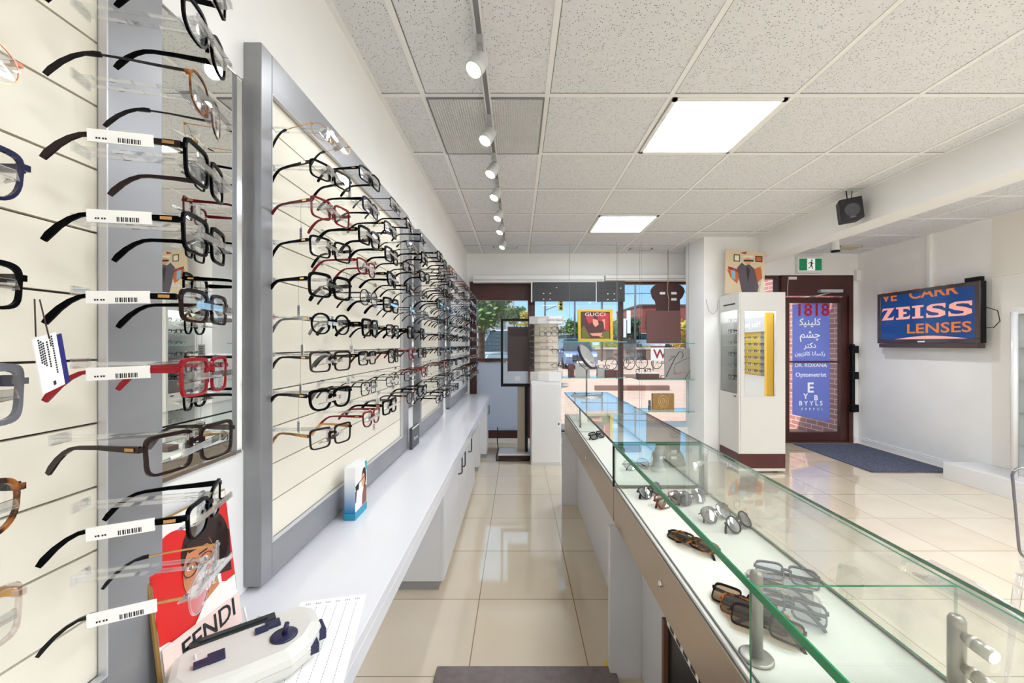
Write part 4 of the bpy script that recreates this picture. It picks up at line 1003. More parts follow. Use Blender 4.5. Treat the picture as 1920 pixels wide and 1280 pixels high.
# picture with yellow frame
t = thing('framed_picture', 'square picture in wide yellow frame lettered across its top, on upper left glass shelf', 'picture', (.965, 4.98, 1.373), (R(-4), 0, 0))
b = MB(); w_, H = .216, .40
b.box(-w_, 0, 0, -w_ + .035, .02, H); b.box(w_ - .035, 0, 0, w_, .02, H); b.box(-w_ + .035, 0, H - .03, w_ - .035, .02, H); b.box(-w_ + .035, 0, 0, w_ - .035, .02, .035); b.build('picture_frame', mat('frame_yellow', (206, 168, 24), .4), t, bevel=.002)
b = MB(); b.box(-w_ + .035, .006, .035, w_ - .035, .012, H - .03); b.build('picture_sheet', mat('pic_maroon', (70, 24, 30), .5), t)
b = MB()
def A3(pts, mi, lay): b.prism([(x, .006 - .0004 * lay, z) for x, z in pts], (0, .0003, 0), mi)
A3([(-.12, .30), (-.05, .34), (.0, .26), (-.08, .22)], 0, 1); A3([(.02, .35), (.17, .35), (.17, .12), (.10, .15), (.12, .24), (.04, .26)], 0, 1)
A3([(-.17, .04), (-.06, .05), (-.10, .12), (-.14, .20), (-.17, .16)], 1, 1); A3([(.05, .04), (.17, .04), (.17, .12), (.10, .13)], 1, 1)
A3([(-.03, .28), (.03, .27), (.04, .21), (-.0, .18), (-.03, .22)], 2, 2); A3([(-.07, .10), (.09, .11), (.07, .08), (.09, .05), (.03, .07), (-.04, .07)], 2, 2); A3([(.08, .27), (.12, .28), (.12, .16), (.11, .16), (.10, .24)], 2, 2)
b.build('picture_print', [mat('pic_red', (170, 40, 46), .5), mat('pic_olive', (92, 96, 30), .5), mat('pic_blush', (214, 150, 120), .5)], t)
text('picture_lettering', 'GUCCI', .062, t, (0, .004, .335), m=mat('pic_letters', (232, 214, 208), .5), sx=1.35)
# brown board and keyhole board
t = thing('plain_board', 'plain brown square board standing on upper right glass shelf', 'board', (1.80, 4.96, 1.353), (R(-3), 0, 0))
b = MB(); b.box(-.21, 0, 0, .21, .02, .40); b.build('board_panel', M_dbrown, t, bevel=.002)
b = MB(); b.box(-.02, .02, 0, .02, .08, .01); b.build('easel_foot', M_black, t)
t = thing('keyhole_board', 'dark brown keyhole shaped board hanging in the right window', 'hanging board', (1.965, 5.28, 1.62))
P = [(.16, 0), (.16, .30)] + [(.16 + .045 * math.sin(a) + .0, .30 + .04 * a) for a in (.3, .8)] + ell(0, .40, .225, .135, 16, 5, 60) + ell(0, .40, .225, .135, 16, 120, 175) + [(-.205, .33), (-.165, .28), (-.15, .2), (-.15, 0)]
b = MB(); b.prism([(x, 0, z) for x, z in P], (0, .014, 0)); b.build('board_panel', mat('keyhole_brown', (66, 34, 32), .5), t)
b = MB()
for (x, z) in ((-.07, .37), (.08, .37), (.08, .29)): b.box(x - .035, -.002, z, x + .035, .0, z + .03)
b.build('stickers', M_paper, t)
b = MB(); b.tube([(0, -.01, ZC - 1.62), (0, -.01, .55), (-.012, -.012, .42), (.01, -.012, .3), (0, -.012, .05)], .005, 6); b.build('cord', mat('cord_tan', (178, 150, 130), .7), t)
# items on lower shelves
def sbox(name, x, y, z, w_, dd_, h_, m, label, cat='box'):
    b = MB(); b.box(-w_ / 2, -dd_ / 2, 0, w_ / 2, dd_ / 2, h_); return tag(b.build(name, m, None, bevel=.002, loc=(x, y, z)), label, cat)
M_bbox = mat('box_chocolate', (84, 50, 46), .5); M_gbox = mat('box_grey', (176, 174, 170), .5)
sbox('display_block', .665, 5.0, .939, .07, .06, .155, M_bbox, 'narrow chocolate brown block at left of lower left glass shelf', 'block')
t = thing('lettered_card', 'pale grey lettered card on lower left glass shelf behind round mirror', 'card', (.81, 5.02, .939))
b = MB(); b.box(-.09, 0, 0, .09, .02, .16); b.build('card_panel', M_gbox, t)
text('card_lettering', 'FENDI', .045, t, (.02, -.001, .13), m=M_ink)
sbox('display_block', 1.06, 5.02, .939, .14, .08, .10, M_gbox, 'grey block carrying glasses on lower left glass shelf', 'block')
sbox('display_block', 1.15, 4.95, .939, .15, .05, .085, M_bbox, 'brown box in front of grey block on lower left glass shelf', 'block')
spectacles((1.07, 4.99, 1.062), -90, 'rect', 'black', 'black', 2, 'black glasses lying on grey block in window', 'glasses in the shop window')
t = thing('brown_glasses_box', 'low brown box with pale lid under glasses on middle right glass shelf', 'box', (1.60, 4.97, .916))
b = MB(); b.box(-.125, -.06, 0, .125, .06, .065); b.build('box_body', M_bbox, t, bevel=.002)
b = MB(); b.box(-.127, -.062, .065, .127, .062, .077); b.build('box_lid', M_paper, t, bevel=.002)
spectacles((1.57, 4.97, 1.012), -90, 'bigsquare', 'black', 'black', 3, 'thick black glasses lying on brown box in window', 'glasses in the shop window', scale=1.05)
spectacles((1.78, 4.99, .938), -80, 'rect', 'silver', 'silver', 1, 'silver glasses lying beside grey sketch card in window', 'glasses in the shop window')
t = thing('sketch_card', 'grey card with black line drawing and red script on middle right glass shelf', 'card', (1.99, 4.98, .916), (R(-3), 0, 0))
b = MB(); b.box(-.17, 0, 0, .17, .022, .37); b.build('card_panel', mat('card_grey', (150, 146, 142), .5), t, bevel=.002)
b = MB()
for P, r in (([(-.16, .02), (-.10, .14), (-.05, .24), (.01, .33)], .004), ([(.01, .33), (.05, .33), (.06, .28), (.04, .25)], .0035), ([(-.12, .22), (-.04, .28), (-.10, .27)], .0025), ([(-.04, .18), (.06, .23), (.15, .26)], .002), ([(-.04, .18), (-.06, .10), (-.02, .05)], .0016), ([(.08, .0), (.11, .06), (.15, .11)], .0025)):
    b.tube([(x, -.002, z) for x, z in P], r, 5)
b.build('line_drawing', M_ink, t)
b = MB(); b.tube([(-.07, -.002, .06), (-.05, -.002, .09), (-.06, -.002, .05), (-.02, -.002, .07), (.0, -.002, .055), (.02, -.002, .085), (.03, -.002, .06), (.06, -.002, .075), (.09, -.002, .08)], .002, 5); b.build('red_script', mat('script_red', (190, 60, 44), .5), t)
t = thing('emblem_block', 'golden brown wooden block with round emblem on lowest hanging shelf', 'wooden block', (1.80, 4.98, .531))
b = MB(); b.box(-.133, 0, 0, .133, .05, .20); b.build('block_body', noisy('wood_gold', (140, 104, 56), (166, 128, 74), 20, .45, stretch=(1, 1, 4)), t, bevel=.003)
b = MB(); ring = ell(0, .105, .062, .07, 26); b.tube([(x, -.001, z) for x, z in ring], .004, 6, closed=True)
ring = ell(0, .10, .038, .042, 22); b.tube([(x, -.001, z) for x, z in ring], .003, 6, closed=True)
b.tube([(.02, -.001, .115), (-.005, -.001, .125), (-.02, -.001, .10), (0, -.001, .08), (.02, -.001, .09), (.02, -.001, .10), (.002, -.001, .10)], .004, 6)
b.tube([(-.02, -.001, .035), (-.02, -.001, .0)], .003, 5); b.tube([(.02, -.001, .035), (.02, -.001, .0)], .003, 5)
b.build('emblem', mat('emblem_gold', (206, 172, 110), .4), t)
b = MB(); b.box(-.03, -.02, .0, .0, .0, .06); b.box(-.026, -.0205, .064, -.002, 0, .12); tag(b.build('small_holder', M_dgrey, None, loc=(1.64, 4.98, .531)), 'tiny dark card holder left of the emblem block', 'holder')

# ------------------------------------------------------------------ glazed cabinet at the pillar, painting on top
M_cabw = mat('cabinet_offwhite', (204, 202, 196), .3)
t = thing('glazed_cabinet', 'tall white glazed eyewear cabinet with front mirror standing at the pillar', 'cabinet', (2.30, 4.20, 0))
W_, D_, H_ = .485, .40, 1.88
b = MB()
b.box(.02, 0, .20, W_, .02, H_); b.box(.02, .02, H_ - .05, W_, D_, H_); b.box(.02, .02, .20, W_, D_, .22); b.box(W_ - .02, .02, .22, W_, D_, H_ - .05); b.box(.02, D_ - .015, .22, W_ - .02, D_, H_ - .05)
b.box(0, 0, H_ - .18, .02, D_, H_); b.box(0, 0, .20, .018, .03, H_ - .18); b.box(0, D_ - .02, .20, .018, D_, H_ - .18)
b.build('carcass', M_cabw, t, bevel=.002)
b = MB(); b.box(-.002, .03, .205, .016, D_ - .02, .82); dr = b.build('lower_door', M_cabw, t, bevel=.002)
b = MB(); b.box(-.008, .05, .79, -.002, .09, .796); b.build('door_pull', M_black, dr)
b = MB(); b.box(0, .03, .83, .006, D_ - .02, H_ - .18); b.build('glass_door', M_case, t)
b = MB(); b.box(.001, .0, .05, W_ - .001, D_, .199); b.build('brown_plinth', mat('plinth_brown', (72, 22, 20), .4), t)
b = MB(); b.box(.001, .0, .02, W_ - .001, D_, .05); b.build('white_foot', M_cabw, t)
for (x, y) in ((.06, .03), (W_ - .08, .03), (.06, D_ - .06), (W_ - .08, D_ - .06)):
    b = MB(); b.box(x - .02, y, 0, x + .02, y + .03, .02); b.build('caster', M_black, t)
b = MB(); b.box(.06, -.004, .80, .385, -.0002, 1.68); b.build('front_mirror', M_mirror, t)
b = MB()
for k in range(6): b.box(.02, .03, .95 + k * .125, W_ - .04, D_ - .02, .955 + k * .125)
b.build('inner_shelf', M_acryl, t)
l = bpy.data.lights.new('spot', 'AREA'); l.energy = 2.5; l.size = .3; l.color = (.92, .97, 1)  # area light and glowing strip added to brighten the cabinet interior
b = MB(); b.box(.08, .08, H_ - .07, W_ - .08, D_ - .08, H_ - .0505); lm = b.build('added_cabinet_lamp', mat('added_lamp_strip', (244, 248, 255), .5, emit=3), t)
lo = bpy.data.objects.new('lamp_light', l); COL.objects.link(lo); lo.parent = lm; lo.location = (W_ / 2, D_ / 2, H_ - .075)
b = MB(); b.box(-.0015, .07, H_ - .12, .0, D_ - .09, H_ - .105); b.build('header_lettering', M_black, t)
for i in range(6):
    for j, yy in enumerate((4.29, 4.47)):
        sp = PAL[(i * 2 + j) % 4]
        spectacles((2.36, yy, .98 + i * .125), 180, sp[0], sp[1], sp[2], sp[3], f'{sp[4].split(" glasses")[0]} glasses in glazed cabinet, {["lowest", "second lowest", "third lowest", "fourth lowest", "fifth lowest", "top"][i]} shelf, {["front", "rear"][j]} place', 'glasses in the glazed cabinet', scale=.9)
t = thing('leaning_picture', 'large picture of grey suit jacket in cream room leaning on top of the glazed cabinet', 'picture', (2.50, 4.44, 1.882), (R(-6), R(4), 0))
b = MB(); b.box(-.215, 0, 0, .215, .02, .50); b.build('picture_board', mat('art_cream', (214, 196, 164), .6), t)
b = MB(); A = b.art
A([(-.20, .27), (-.12, .29), (-.03, .28), (-.09, .12), (-.16, .18)], 0, 1); A([(.10, .30), (.17, .33), (.19, .20), (.13, .14), (.08, .18)], 0, 1)
A([(-.19, .28), (-.19, .31), (-.08, .28), (-.08, .25)], 1, 2)
A([(-.16, .27), (-.11, .28), (-.11, .16), (-.15, .18)], 2, 2)
A([(-.09, .30), (-.04, .36), (0, .33), (.04, .35), (.10, .30), (.15, .10), (.13, .02), (-.03, .0), (-.06, .14)], 3, 3)
A([(.02, .33), (.05, .28), (.03, .13), (.01, .28)], 4, 4); A(ell(.03, .385, .035, .045, 18), 5, 3); A([(-.02, .395), (.09, .40), (.09, .38), (-.02, .375)], 4, 5)
A([(-.03, .44), (.08, .45), (.08, .425), (-.03, .42)], 6, 4)
A([(-.13, .37), (-.06, .37), (-.06, .45), (-.13, .45)], 4, 1); A([(-.12, .38), (-.07, .38), (-.07, .44), (-.12, .44)], 7, 2)
A([(.11, .38), (.19, .38), (.19, .45), (.11, .45)], 4, 1); A([(.12, .39), (.18, .39), (.18, .44), (.12, .44)], 0, 2)
A([(-.06, .47), (.02, .49), (.0, .46)], 1, 1); A([(.12, .20), (.18, .20), (.18, .30), (.12, .30)], 0, 2); A([(.15, .0), (.215, .0), (.215, .16), (.19, .2)], 7, 1)
b.build('picture_print', [mat('art_orange', (192, 96, 36), .5), mat('art_red', (160, 36, 28), .5), mat('art_blue', (126, 176, 196), .5), mat('art_jacket', (84, 76, 84), .6), mat('art_dark', (40, 34, 36), .6), M_skin2, mat('art_hat', (232, 222, 204), .6), mat('art_pale', (236, 226, 206), .6)], t)
b = MB(); b.tube([(.0, .0, .0), (.02, -.02, -.12), (.07, -.02, -.17), (.13, 0, -.12), (.14, 0, 0)], .002, 5)
tag(b.build('loose_wire', M_grey, None, loc=(2.15, 4.61, 1.85)), 'thin loose wire looped on the pillar beside glazed cabinet', 'wire')

# ------------------------------------------------------------------ door poster, numbers, entrance mat
t = thing('door_poster', 'tall blue poster with white writing on the glass door', 'poster', (4.01, YF + .045, .28))
b = MB(); b.prism([(-.25, 0, .10), (.26, 0, .0), (.26, 0, 1.66), (-.25, 0, 1.60)], (0, .002, 0)); b.build('poster_sheet', backlit('poster_blue', (158, 174, 240), .6), t)
M_pw = mat('poster_white', (250, 251, 255), .5)
def ar(s_): return ''.join(chr(int(c, 16)) for c in s_.split())
rows = [('FB90 FEF4 FEE8 FEF4 FEE0 FB90', 1.36, .13), ('FEE2 FEB8 FB7C', 1.19, .14), ('FEAE FE98 FB90 FEA9', 1.04, .10), ('FEE5 FEEE FEF3 FEAF FE97 FE8E FB90 0020 FE8E FEE7 FE8E FEB4 FB90 FEAD', .93, .075)]
for s_, z, sz in rows: text('poster_writing', ar(s_), sz, t, (-.01, -.001, z), m=M_pw, bold=.01)
text('poster_writing', 'DR. ROXANA', .072, t, (0, -.001, .77), m=M_pw, bold=.01); text('poster_writing', 'Optometrist', .082, t, (0, -.001, .64), m=M_pw, bold=.01)
text('poster_writing', 'E', .19, t, (-.005, -.001, .46), m=M_pw, bold=.02)
text('poster_writing', 'Y', .10, t, (-.07, -.001, .345), m=M_pw, bold=.02); text('poster_writing', 'B', .10, t, (.07, -.001, .325), m=M_pw, bold=.02)
text('poster_writing', 'B Y Y L S', .085, t, (0, -.001, .25), m=M_pw, bold=.015); text('poster_writing', 'P  P  P  P  U  L', .05, t, (.02, -.001, .17), m=M_pw)
t = thing('door_numbers', 'red street number in mirror writing at top of the glass door', 'street number', (4.03, YF + .04, 1.80))
text('numerals', '8181', .235, t, (0, 0, 0), m=mat('number_red', (178, 20, 34), .4), bold=.012, mirror=True, ext=.001)
b = MB(); b.box(3.70, 4.22, 0, 4.56, 5.42, .012)
tag(b.build('entrance_mat', noisy('mat_blue_grey', (42, 46, 64), (98, 102, 120), 120, .95, bump=.6), None, bevel=.003), 'dark blue grey carpet mat on floor inside the glass door', 'mat')

# ------------------------------------------------------------------ television on the right wall
t = thing('wall_television', 'flat television on right wall showing blue lens advert', 'television', (XR - .12, 4.495, 1.30), (0, 0, R(-90)))
TW, TH = .56, .66
b = MB(); b.box(-TW, .01, .05, TW, .07, TH); b.build('tv_body', M_black, t, bevel=.006)
M_bez = mat('tv_bezel', (66, 56, 56), .2, coat=.5)
b = MB(); b.box(-TW, 0, .05, TW, .012, .095); b.box(-TW, 0, TH - .04, TW, .012, TH); b.box(-TW, 0, .095, -TW + .045, .012, TH - .04); b.box(TW - .045, 0, .095, TW, .012, TH - .04); b.build('bezel', M_bez, t, bevel=.004)
b = MB(); b.box(-TW + .03, -.006, 0, TW - .01, .07, .048); b.build('sound_bar', mat('tv_speaker', (74, 62, 62), .35), t, bevel=.004)
b = MB(); b.box(-TW + .045, .006, .095, TW - .045, .011, TH - .04); b.build('screen', mat('screen_blue', (22, 58, 112), .15, emit=.45), t)
M_or = mat('screen_orange', (206, 112, 48), .4, emit=.25); M_pk = mat('screen_salmon', (228, 160, 148), .4, emit=.35)
b = MB()
def S(pts, mi=0, lay=1): b.prism([(x, .006 - .0005 * lay, z) for x, z in pts], (0, .0004, 0), mi)
S([(-.33, .097)] + [(-.33 + .78 * k / 12, .097 + .035 * math.sin(PI * k / 12)) for k in range(1, 12)] + [(.45, .097)], 0)
def slabI(x, w_, z0, z1):
    S([(x, z0), (x + w_, z0), (x + w_, z0 + .022), (x + w_ * .72, z0 + .022), (x + w_ * .72, z1 - .022), (x + w_, z1 - .022), (x + w_, z1), (x, z1), (x, z1 - .022), (x + w_ * .28, z1 - .022), (x + w_ * .28, z0 + .022), (x, z0 + .022)])
z0, z1 = .33, .475
S([(-.505, z0), (-.35, z0), (-.34, z0 + .05), (-.365, z0 + .03), (-.43, z0 + .025), (-.335, z1), (-.49, z1), (-.50, z1 - .045), (-.475, z1 - .025), (-.42, z1 - .022)])            # Z
S([(-.315, z0), (-.15, z0), (-.143, z0 + .05), (-.165, z0 + .03), (-.225, z0 + .024), (-.225, .39), (-.185, .39), (-.185, .415), (-.225, .415), (-.225, z1 - .024), (-.165, z1 - .03), (-.145, z1 - .05), (-.15, z1), (-.315, z1), (-.315, z1 - .02), (-.283, z1 - .022), (-.283, z0 + .022), (-.315, z0 + .02)])  # E
slabI(-.12, .13, z0, z1)
def slabS(x, w_, m_=0):
    P = [(0, .0), (.70, 0), (1, .14), (.98, .42), (.72, .58), (.32, .72), (.34, .84), (.6, .86), (.86, .80), (.93, .66), (1, .66), (1, 1), (.28, 1), (.04, .86), (.02, .6), (.26, .44), (.66, .3), (.64, .16), (.36, .14), (.12, .2), (.05, .36), (0, .36)]
    S([(x + u * w_, z0 + v * (z1 - z0)) for u, v in P])
slabS(.04, .20); slabS(.27, .22)
b.build('advert_shapes', [M_pk], t)
text('advert_lettering', 'VE', .155, t, (-.40, .005, .605), m=M_or, bold=.02, sx=1.15); text('advert_lettering', 'CARR', .155, t, (.10, .005, .605), m=M_or, bold=.02, sx=1.3)
text('advert_lettering', 'LENSES', .15, t, (.15, .005, .21), m=M_or, bold=.015, sx=1.42)
b = MB(); b.box(-.05, -.001, .062, .03, .0, .075); b.build('maker_badge', M_paper, t)
b = MB(); b.box(.40, .03, TH, .54, .07, TH + .045); b.build('camera_box', M_black, t)
b = MB(); b.box(-.1, .07, .15, .1, .12, .5); b.build('wall_bracket', M_black, t)
b = MB(); b.tube([(TW, .06, .40), (TW + .08, .08, .36), (TW + .09, .09, .26), (TW + .04, .09, .2), (TW - .02, .06, .2)], .004, 6); b.build('cable', M_black, t)

# ------------------------------------------------------------------ right wall: low plinth, white display cabinet, yellow shelves
sbox('wall_plinth', 4.44, 2.55, 0, .35, 3.0, .16, M_white, 'low white plinth along right wall under the display cabinets', 'plinth')
t = thing('wall_display_cabinet', 'white glass fronted wall cabinet cut by the right edge of the picture', 'cabinet', (4.33, 2.25, .161))
b = MB(); b.box(.0, 0, 0, .28, 1.30, .04); b.box(0, 0, 1.44, .28, 1.30, 1.50); b.box(.26, 0, .04, .28, 1.30, 1.44); b.box(0, 1.26, .04, .26, 1.30, 1.44); b.box(0, 0, .04, .26, .04, 1.44); b.build('carcass', M_white, t, bevel=.004)
b = MB(); b.tube([(0, 1.27, .03), (0, 1.27, 1.46)], .025, 12); b.build('corner_post', M_white, t)
b = MB(); b.box(.0, .04, .04, .006, 1.26, 1.44); b.build('glass_door', M_case, t)
b = MB()
for k in range(4): b.box(.02, .04, .3 + k * .28, .255, 1.26, .306 + k * .28)
b.build('inner_shelf', M_acryl, t)
t = thing('sunglasses_wall_display', 'yellow backed wall display with rows of dark sunglasses seen in the cabinet mirror', 'wall display', (4.60, .70, .75), (0, 0, R(-90)))
b = MB(); b.box(-.10, -.02, .0, .50, .0, .82); b.build('display_back', mat('display_yellow', (226, 190, 84), .5), t)
b = MB(); b.box(-.35, -.08, .82, .50, .0, 1.10); b.build('display_header', mat('display_grey', (150, 150, 152), .5), t)
b = MB(); b.box(-.35, -.03, 0, -.10, 0, .82); b.build('display_side', mat('display_grey', (150, 150, 152), .5), t)
b = MB(); b.box(-.35, -.06, -.70, .50, 0, -.001); b.build('display_base', mat('display_base', (176, 176, 176), .5), t)
for x0 in (-.43, .50):
    b = MB(); b.box(x0, -.12, -.7, x0 + .07, 0, 1.16); b.build('display_upright', mat('display_gold', (190, 150, 40), .35, metal=.3), t)
text('display_lettering', 'Maui Jim', .15, t, (.08, -.082, .96), m=M_paper)
b = MB()
for k in range(6): b.box(-.34, -.14, .06 + k * .125, .50, -.03, .064 + k * .125)
b.build('display_shelf', M_acryl, t)
for i in range(6):
    for j in range(4):
        spectacles((4.60 - .11, .70 + .24 - j * .20, .75 + .086 + i * .125), 180, 'aviator' if (i + j) % 2 else 'square', 'black' if j % 2 else 'brown', 'black', 2, f'dark sunglasses on the yellow wall display, {ORD[5 - i]} row, {["farthest", "second", "third", "nearest"][j]} place from the door', 'sunglasses on the yellow wall display', lensm=M_sun, name='sunglasses', cat='sunglasses')

# ------------------------------------------------------------------ clear chair at the right edge
t = thing('clear_chair', 'transparent plastic chair with rounded back cut by the right edge of the picture', 'chair', (2.13, 1.58, 0), (0, 0, R(180)))
b = MB(); M_ghost = clear('ghost_plastic', (.90, .90, .92), gain=1.5, base=.03)
def rr(w0, w1, z0, z1, y, th, r_=.03, n=5):
    P = []
    for (cx, cz, a0) in ((w1 - r_, z1 - r_, 0), (-w1 + r_, z1 - r_, 90), (-w0 + r_ * 1.6, z0 + r_ * 1.6, 180), (w0 - r_ * 1.6, z0 + r_ * 1.6, 270)):
        rad = r_ if a0 < 180 else r_ * 1.6
        for k in range(n + 1): A = R(a0 + 90 * k / n); P.append((cx + rad * math.cos(A), y, cz + rad * math.sin(A)))
    return P
P = rr(.17, .195, .50, .855, 0, .01)
b.prism(P, (0, .008, 0)); b.tube(P, .005, 6, 0, closed=True); b.build('backrest', [M_ghost], t)
b = MB(); b.tube(P, .0045, 6, 0, closed=True); b.build('backrest_rim', mat('ghost_rim', (96, 92, 100), .1), t)
b = MB(); b.box(-.20, .02, .445, .20, .40, .455); b.build('seat', M_ghost, t, bevel=.003)
for (x, y) in ((-.18, .01), (.18, .01), (-.18, .38), (.18, .38)):
    b = MB(); b.tube([(x, y, .445), (x * 1.1, y + (.03 if y > .2 else -.03), 0)], [.014, .009], 8); b.build('leg', M_ghost, t)
for x in (-.17, .17):
    b = MB(); b.tube([(x, .012, .5), (x, .02, .45)], .009, 8); b.build('back_support', M_ghost, t)
# clear curved handle on the counter's customer side
t = thing('acrylic_tray', 'curved clear acrylic rim outside right side of the nearest display counter', 'acrylic tray', (.80, .72, ZT - .06))
b = MB(); b.tube([(0, .12, .0), (-.012, .10, .03), (.0, .06, .045), (.03, .0, .03), (.05, -.08, .0), (.05, -.12, -.03)], .006, 8); b.build('tray_rim', M_ghost, t)
b = MB(); b.prism([(0, .10, .0), (.05, -.08, -.02), (.12, -.08, -.03), (.10, .10, -.02)], (0, 0, .005)); b.build('tray_plate', M_ghost, t)

# ------------------------------------------------------------------ outdoors
GZ = -.06
M_pave = None
def paving():
    m = bpy.data.materials.new('pink_paving'); m.use_nodes = True; nt = m.node_tree; b_ = nt.nodes['Principled BSDF']; b_.inputs['Roughness'].default_value = .8
    tc = nt.nodes.new('ShaderNodeTexCoord'); br = nt.nodes.new('ShaderNodeTexBrick'); br.inputs['Scale'].default_value = 1
    br.inputs['Brick Width'].default_value = .4; br.inputs['Row Height'].default_value = .2; br.inputs['Mortar Size'].default_value = .012
    br.inputs['Color1'].default_value = rgb(190, 158, 140); br.inputs['Color2'].default_value = rgb(200, 170, 152); br.inputs['Mortar'].default_value = rgb(176, 148, 134)
    nt.links.new(tc.outputs['Object'], br.inputs[0]); nt.links.new(br.outputs[0], b_.inputs['Base Color']); return m
def brickmat(name, c1, c2, mort, bw=.21, rh=.075, axis='YZ'):
    m = bpy.data.materials.new(name); m.use_nodes = True; nt = m.node_tree; b_ = nt.nodes['Principled BSDF']; b_.inputs['Roughness'].default_value = .85
    tc = nt.nodes.new('ShaderNodeTexCoord'); sp = nt.nodes.new('ShaderNodeSeparateXYZ'); cb = nt.nodes.new('ShaderNodeCombineXYZ')
    nt.links.new(tc.outputs['Object'], sp.inputs[0]); nt.links.new(sp.outputs[1 if axis == 'YZ' else 0], cb.inputs[0]); nt.links.new(sp.outputs[2], cb.inputs[1])
    br = nt.nodes.new('ShaderNodeTexBrick'); br.inputs['Scale'].default_value = 1; br.inputs['Brick Width'].default_value = bw; br.inputs['Row Height'].default_value = rh; br.inputs['Mortar Size'].default_value = .006
    br.inputs['Color1'].default_value = rgb(*c1); br.inputs['Color2'].default_value = rgb(*c2); br.inputs['Mortar'].default_value = rgb(*mort)
    nt.links.new(cb.outputs[0], br.inputs[0]); nt.links.new(br.outputs[0], b_.inputs['Base Color']); return m
struct(bx('ground_plaza', -60, YF + .2, GZ - .2, 60, 37, GZ, paving()))
struct(bx('ground_road', -90, 37, GZ - .25, 90, 48, .85, mat('asphalt', (150, 148, 150), .9)))
struct(bx('ground_grass', -150, 48, GZ - .25, 150, 200, .9, noisy('grass_far', (96, 116, 52), (150, 160, 84), 1.5, .9)))
struct(bx('trim_outer_facade', -4, YF + .2, GZ, XL - .2, YF + .4, 3.6, M_brown))
# brick wall outside the door
b = MB(); b.prism([(4.72, 5.75, GZ), (4.46, 8.6, GZ), (4.9, 8.6, GZ), (5.1, 5.75, GZ)], (0, 0, 4.0))
struct(b.build('wall_outside_brick', brickmat('brick_pinkred', (190, 122, 114), (206, 142, 132), (236, 222, 214))))
def tree(x, y, h_, rad, zc, cols, label, n=900, ls=.16, seed=1, rx=1.0):
    t = thing('tree', label, 'tree', (x, y, GZ), group='trees seen through the shop windows')
    b = MB(); b.tube([(0, 0, 0), (.05, 0, h_ * .4), (-.03, .02, h_ * .8)], [h_ * .03, h_ * .022, h_ * .008], 8)
    for a in (0, 2.1, 4.2): b.tube([(0, 0, h_ * .4), (rad * .5 * math.cos(a), rad * .5 * math.sin(a), h_ * .72)], [h_ * .014, h_ * .005], 6)
    b.build('trunk', mat('bark', (92, 76, 64), .9), t)
    rr_ = random.Random(seed); b = MB(); blobs = [(rr_.uniform(-.6, .6) * rad * rx, rr_.uniform(-.6, .6) * rad, zc + rr_.uniform(-.55, .55) * rad, rad * rr_.uniform(.35, .55)) for _ in range(16)]
    for _ in range(n):
        bxx = rr_.choice(blobs); v = Vector((rr_.gauss(0, 1), rr_.gauss(0, 1), rr_.gauss(0, 1))).normalized() * bxx[3] * rr_.uniform(.75, 1.05)
        c = Vector(bxx[:3]) + v; u = Vector((rr_.gauss(0, 1), rr_.gauss(0, 1), rr_.gauss(0, 1))).normalized(); w_ = u.orthogonal().normalized(); q = ls * rr_.uniform(.6, 1.3)
        b.quad([c - u * q, c - w_ * q * .5, c + u * q, c + w_ * q * .5], rr_.randrange(3))
    for (cx, cy_, cz, r_) in blobs:
        b.lathe([(r_ * .05, -r_ * .7), (r_ * .5, -r_ * .5), (r_ * .7, 0), (r_ * .5, r_ * .5), (r_ * .05, r_ * .7)], 8, M=Matrix.Translation((cx, cy_, cz)))
    me = b.mesh('foliage', [mat('leaf_' + label[:8] + str(i), c, .8) for i, c in enumerate(cols)], fix=False)
    put('foliage', me, t)
GR = [(58, 84, 40), (88, 116, 56), (120, 146, 84)]; YL = [(176, 150, 40), (206, 180, 60), (150, 150, 60)]
tree(-1.15, 12.5, 4.6, 1.2, 2.9, GR, 'leafy green tree close outside the left window', 2600, .09, 3)
tree(-.05, 28, 4.2, .75, 3.3, GR, 'small green tree beyond the road, right part of the left window', 700, .13, 4)
tree(.60, 26, 3.7, .42, 3.1, YL, 'yellowish tree beside mullion of the left window', 500, .1, 5)
for i, (x, y, h_, r_, c) in enumerate(((4.9, 52, 4.2, 1.6, GR), (7.6, 51, 5.0, 1.9, GR), (12.9, 53, 4.8, 2.1, GR), (13.4, 57, 5.6, 2.0, GR))):
    tree(x, y, h_, r_, h_ * .55, c, f'rounded green tree in the far row behind middle window, {["first", "second", "third", "fourth"][i]} from left', 1000, .2, 10 + i)
tree(11.4, 40.0, 3.9, 1.0, 3.0, [(50, 74, 46), (66, 96, 60), (90, 120, 80)], 'small dark green tree before red brick building', 600, .14, 21)
tree(8.25, 19.8, 3.0, .75, 1.9, YL, 'bright yellow tree at right part of right window', 1300, .09, 22)
tree(7.6, 16.8, 5.0, .6, 4.1, GR, 'green tree crown at upper right corner of right window', 500, .1, 23)
for i, (x, y, w_) in enumerate(((6.0, 48.8, 6.0), (13.0, 48.8, 6.0))):
    rr_ = random.Random(31 + i); b = MB()
    b.box(-w_ / 2, -.3, 0, w_ / 2, .3, .75)
    for _ in range(700):
        c = Vector((rr_.uniform(-w_ / 2, w_ / 2), rr_.uniform(-.45, .45), rr_.uniform(.1, .95))); u = Vector((rr_.gauss(0, 1), rr_.gauss(0, 1), rr_.gauss(0, 1))).normalized() * .14; v = u.orthogonal().normalized() * .07
        b.quad([c - u, c - v, c + u, c + v], rr_.randrange(2))
    tag(put('hedge', b.mesh('hedge', [mat('hedge_olive', (150, 148, 56), .9), mat('hedge_yellow', (196, 180, 70), .9)], fix=False), None, (x, y, .9)), f'low yellow green hedge far across the road, {["left", "right"][i]} of the two', 'hedge')
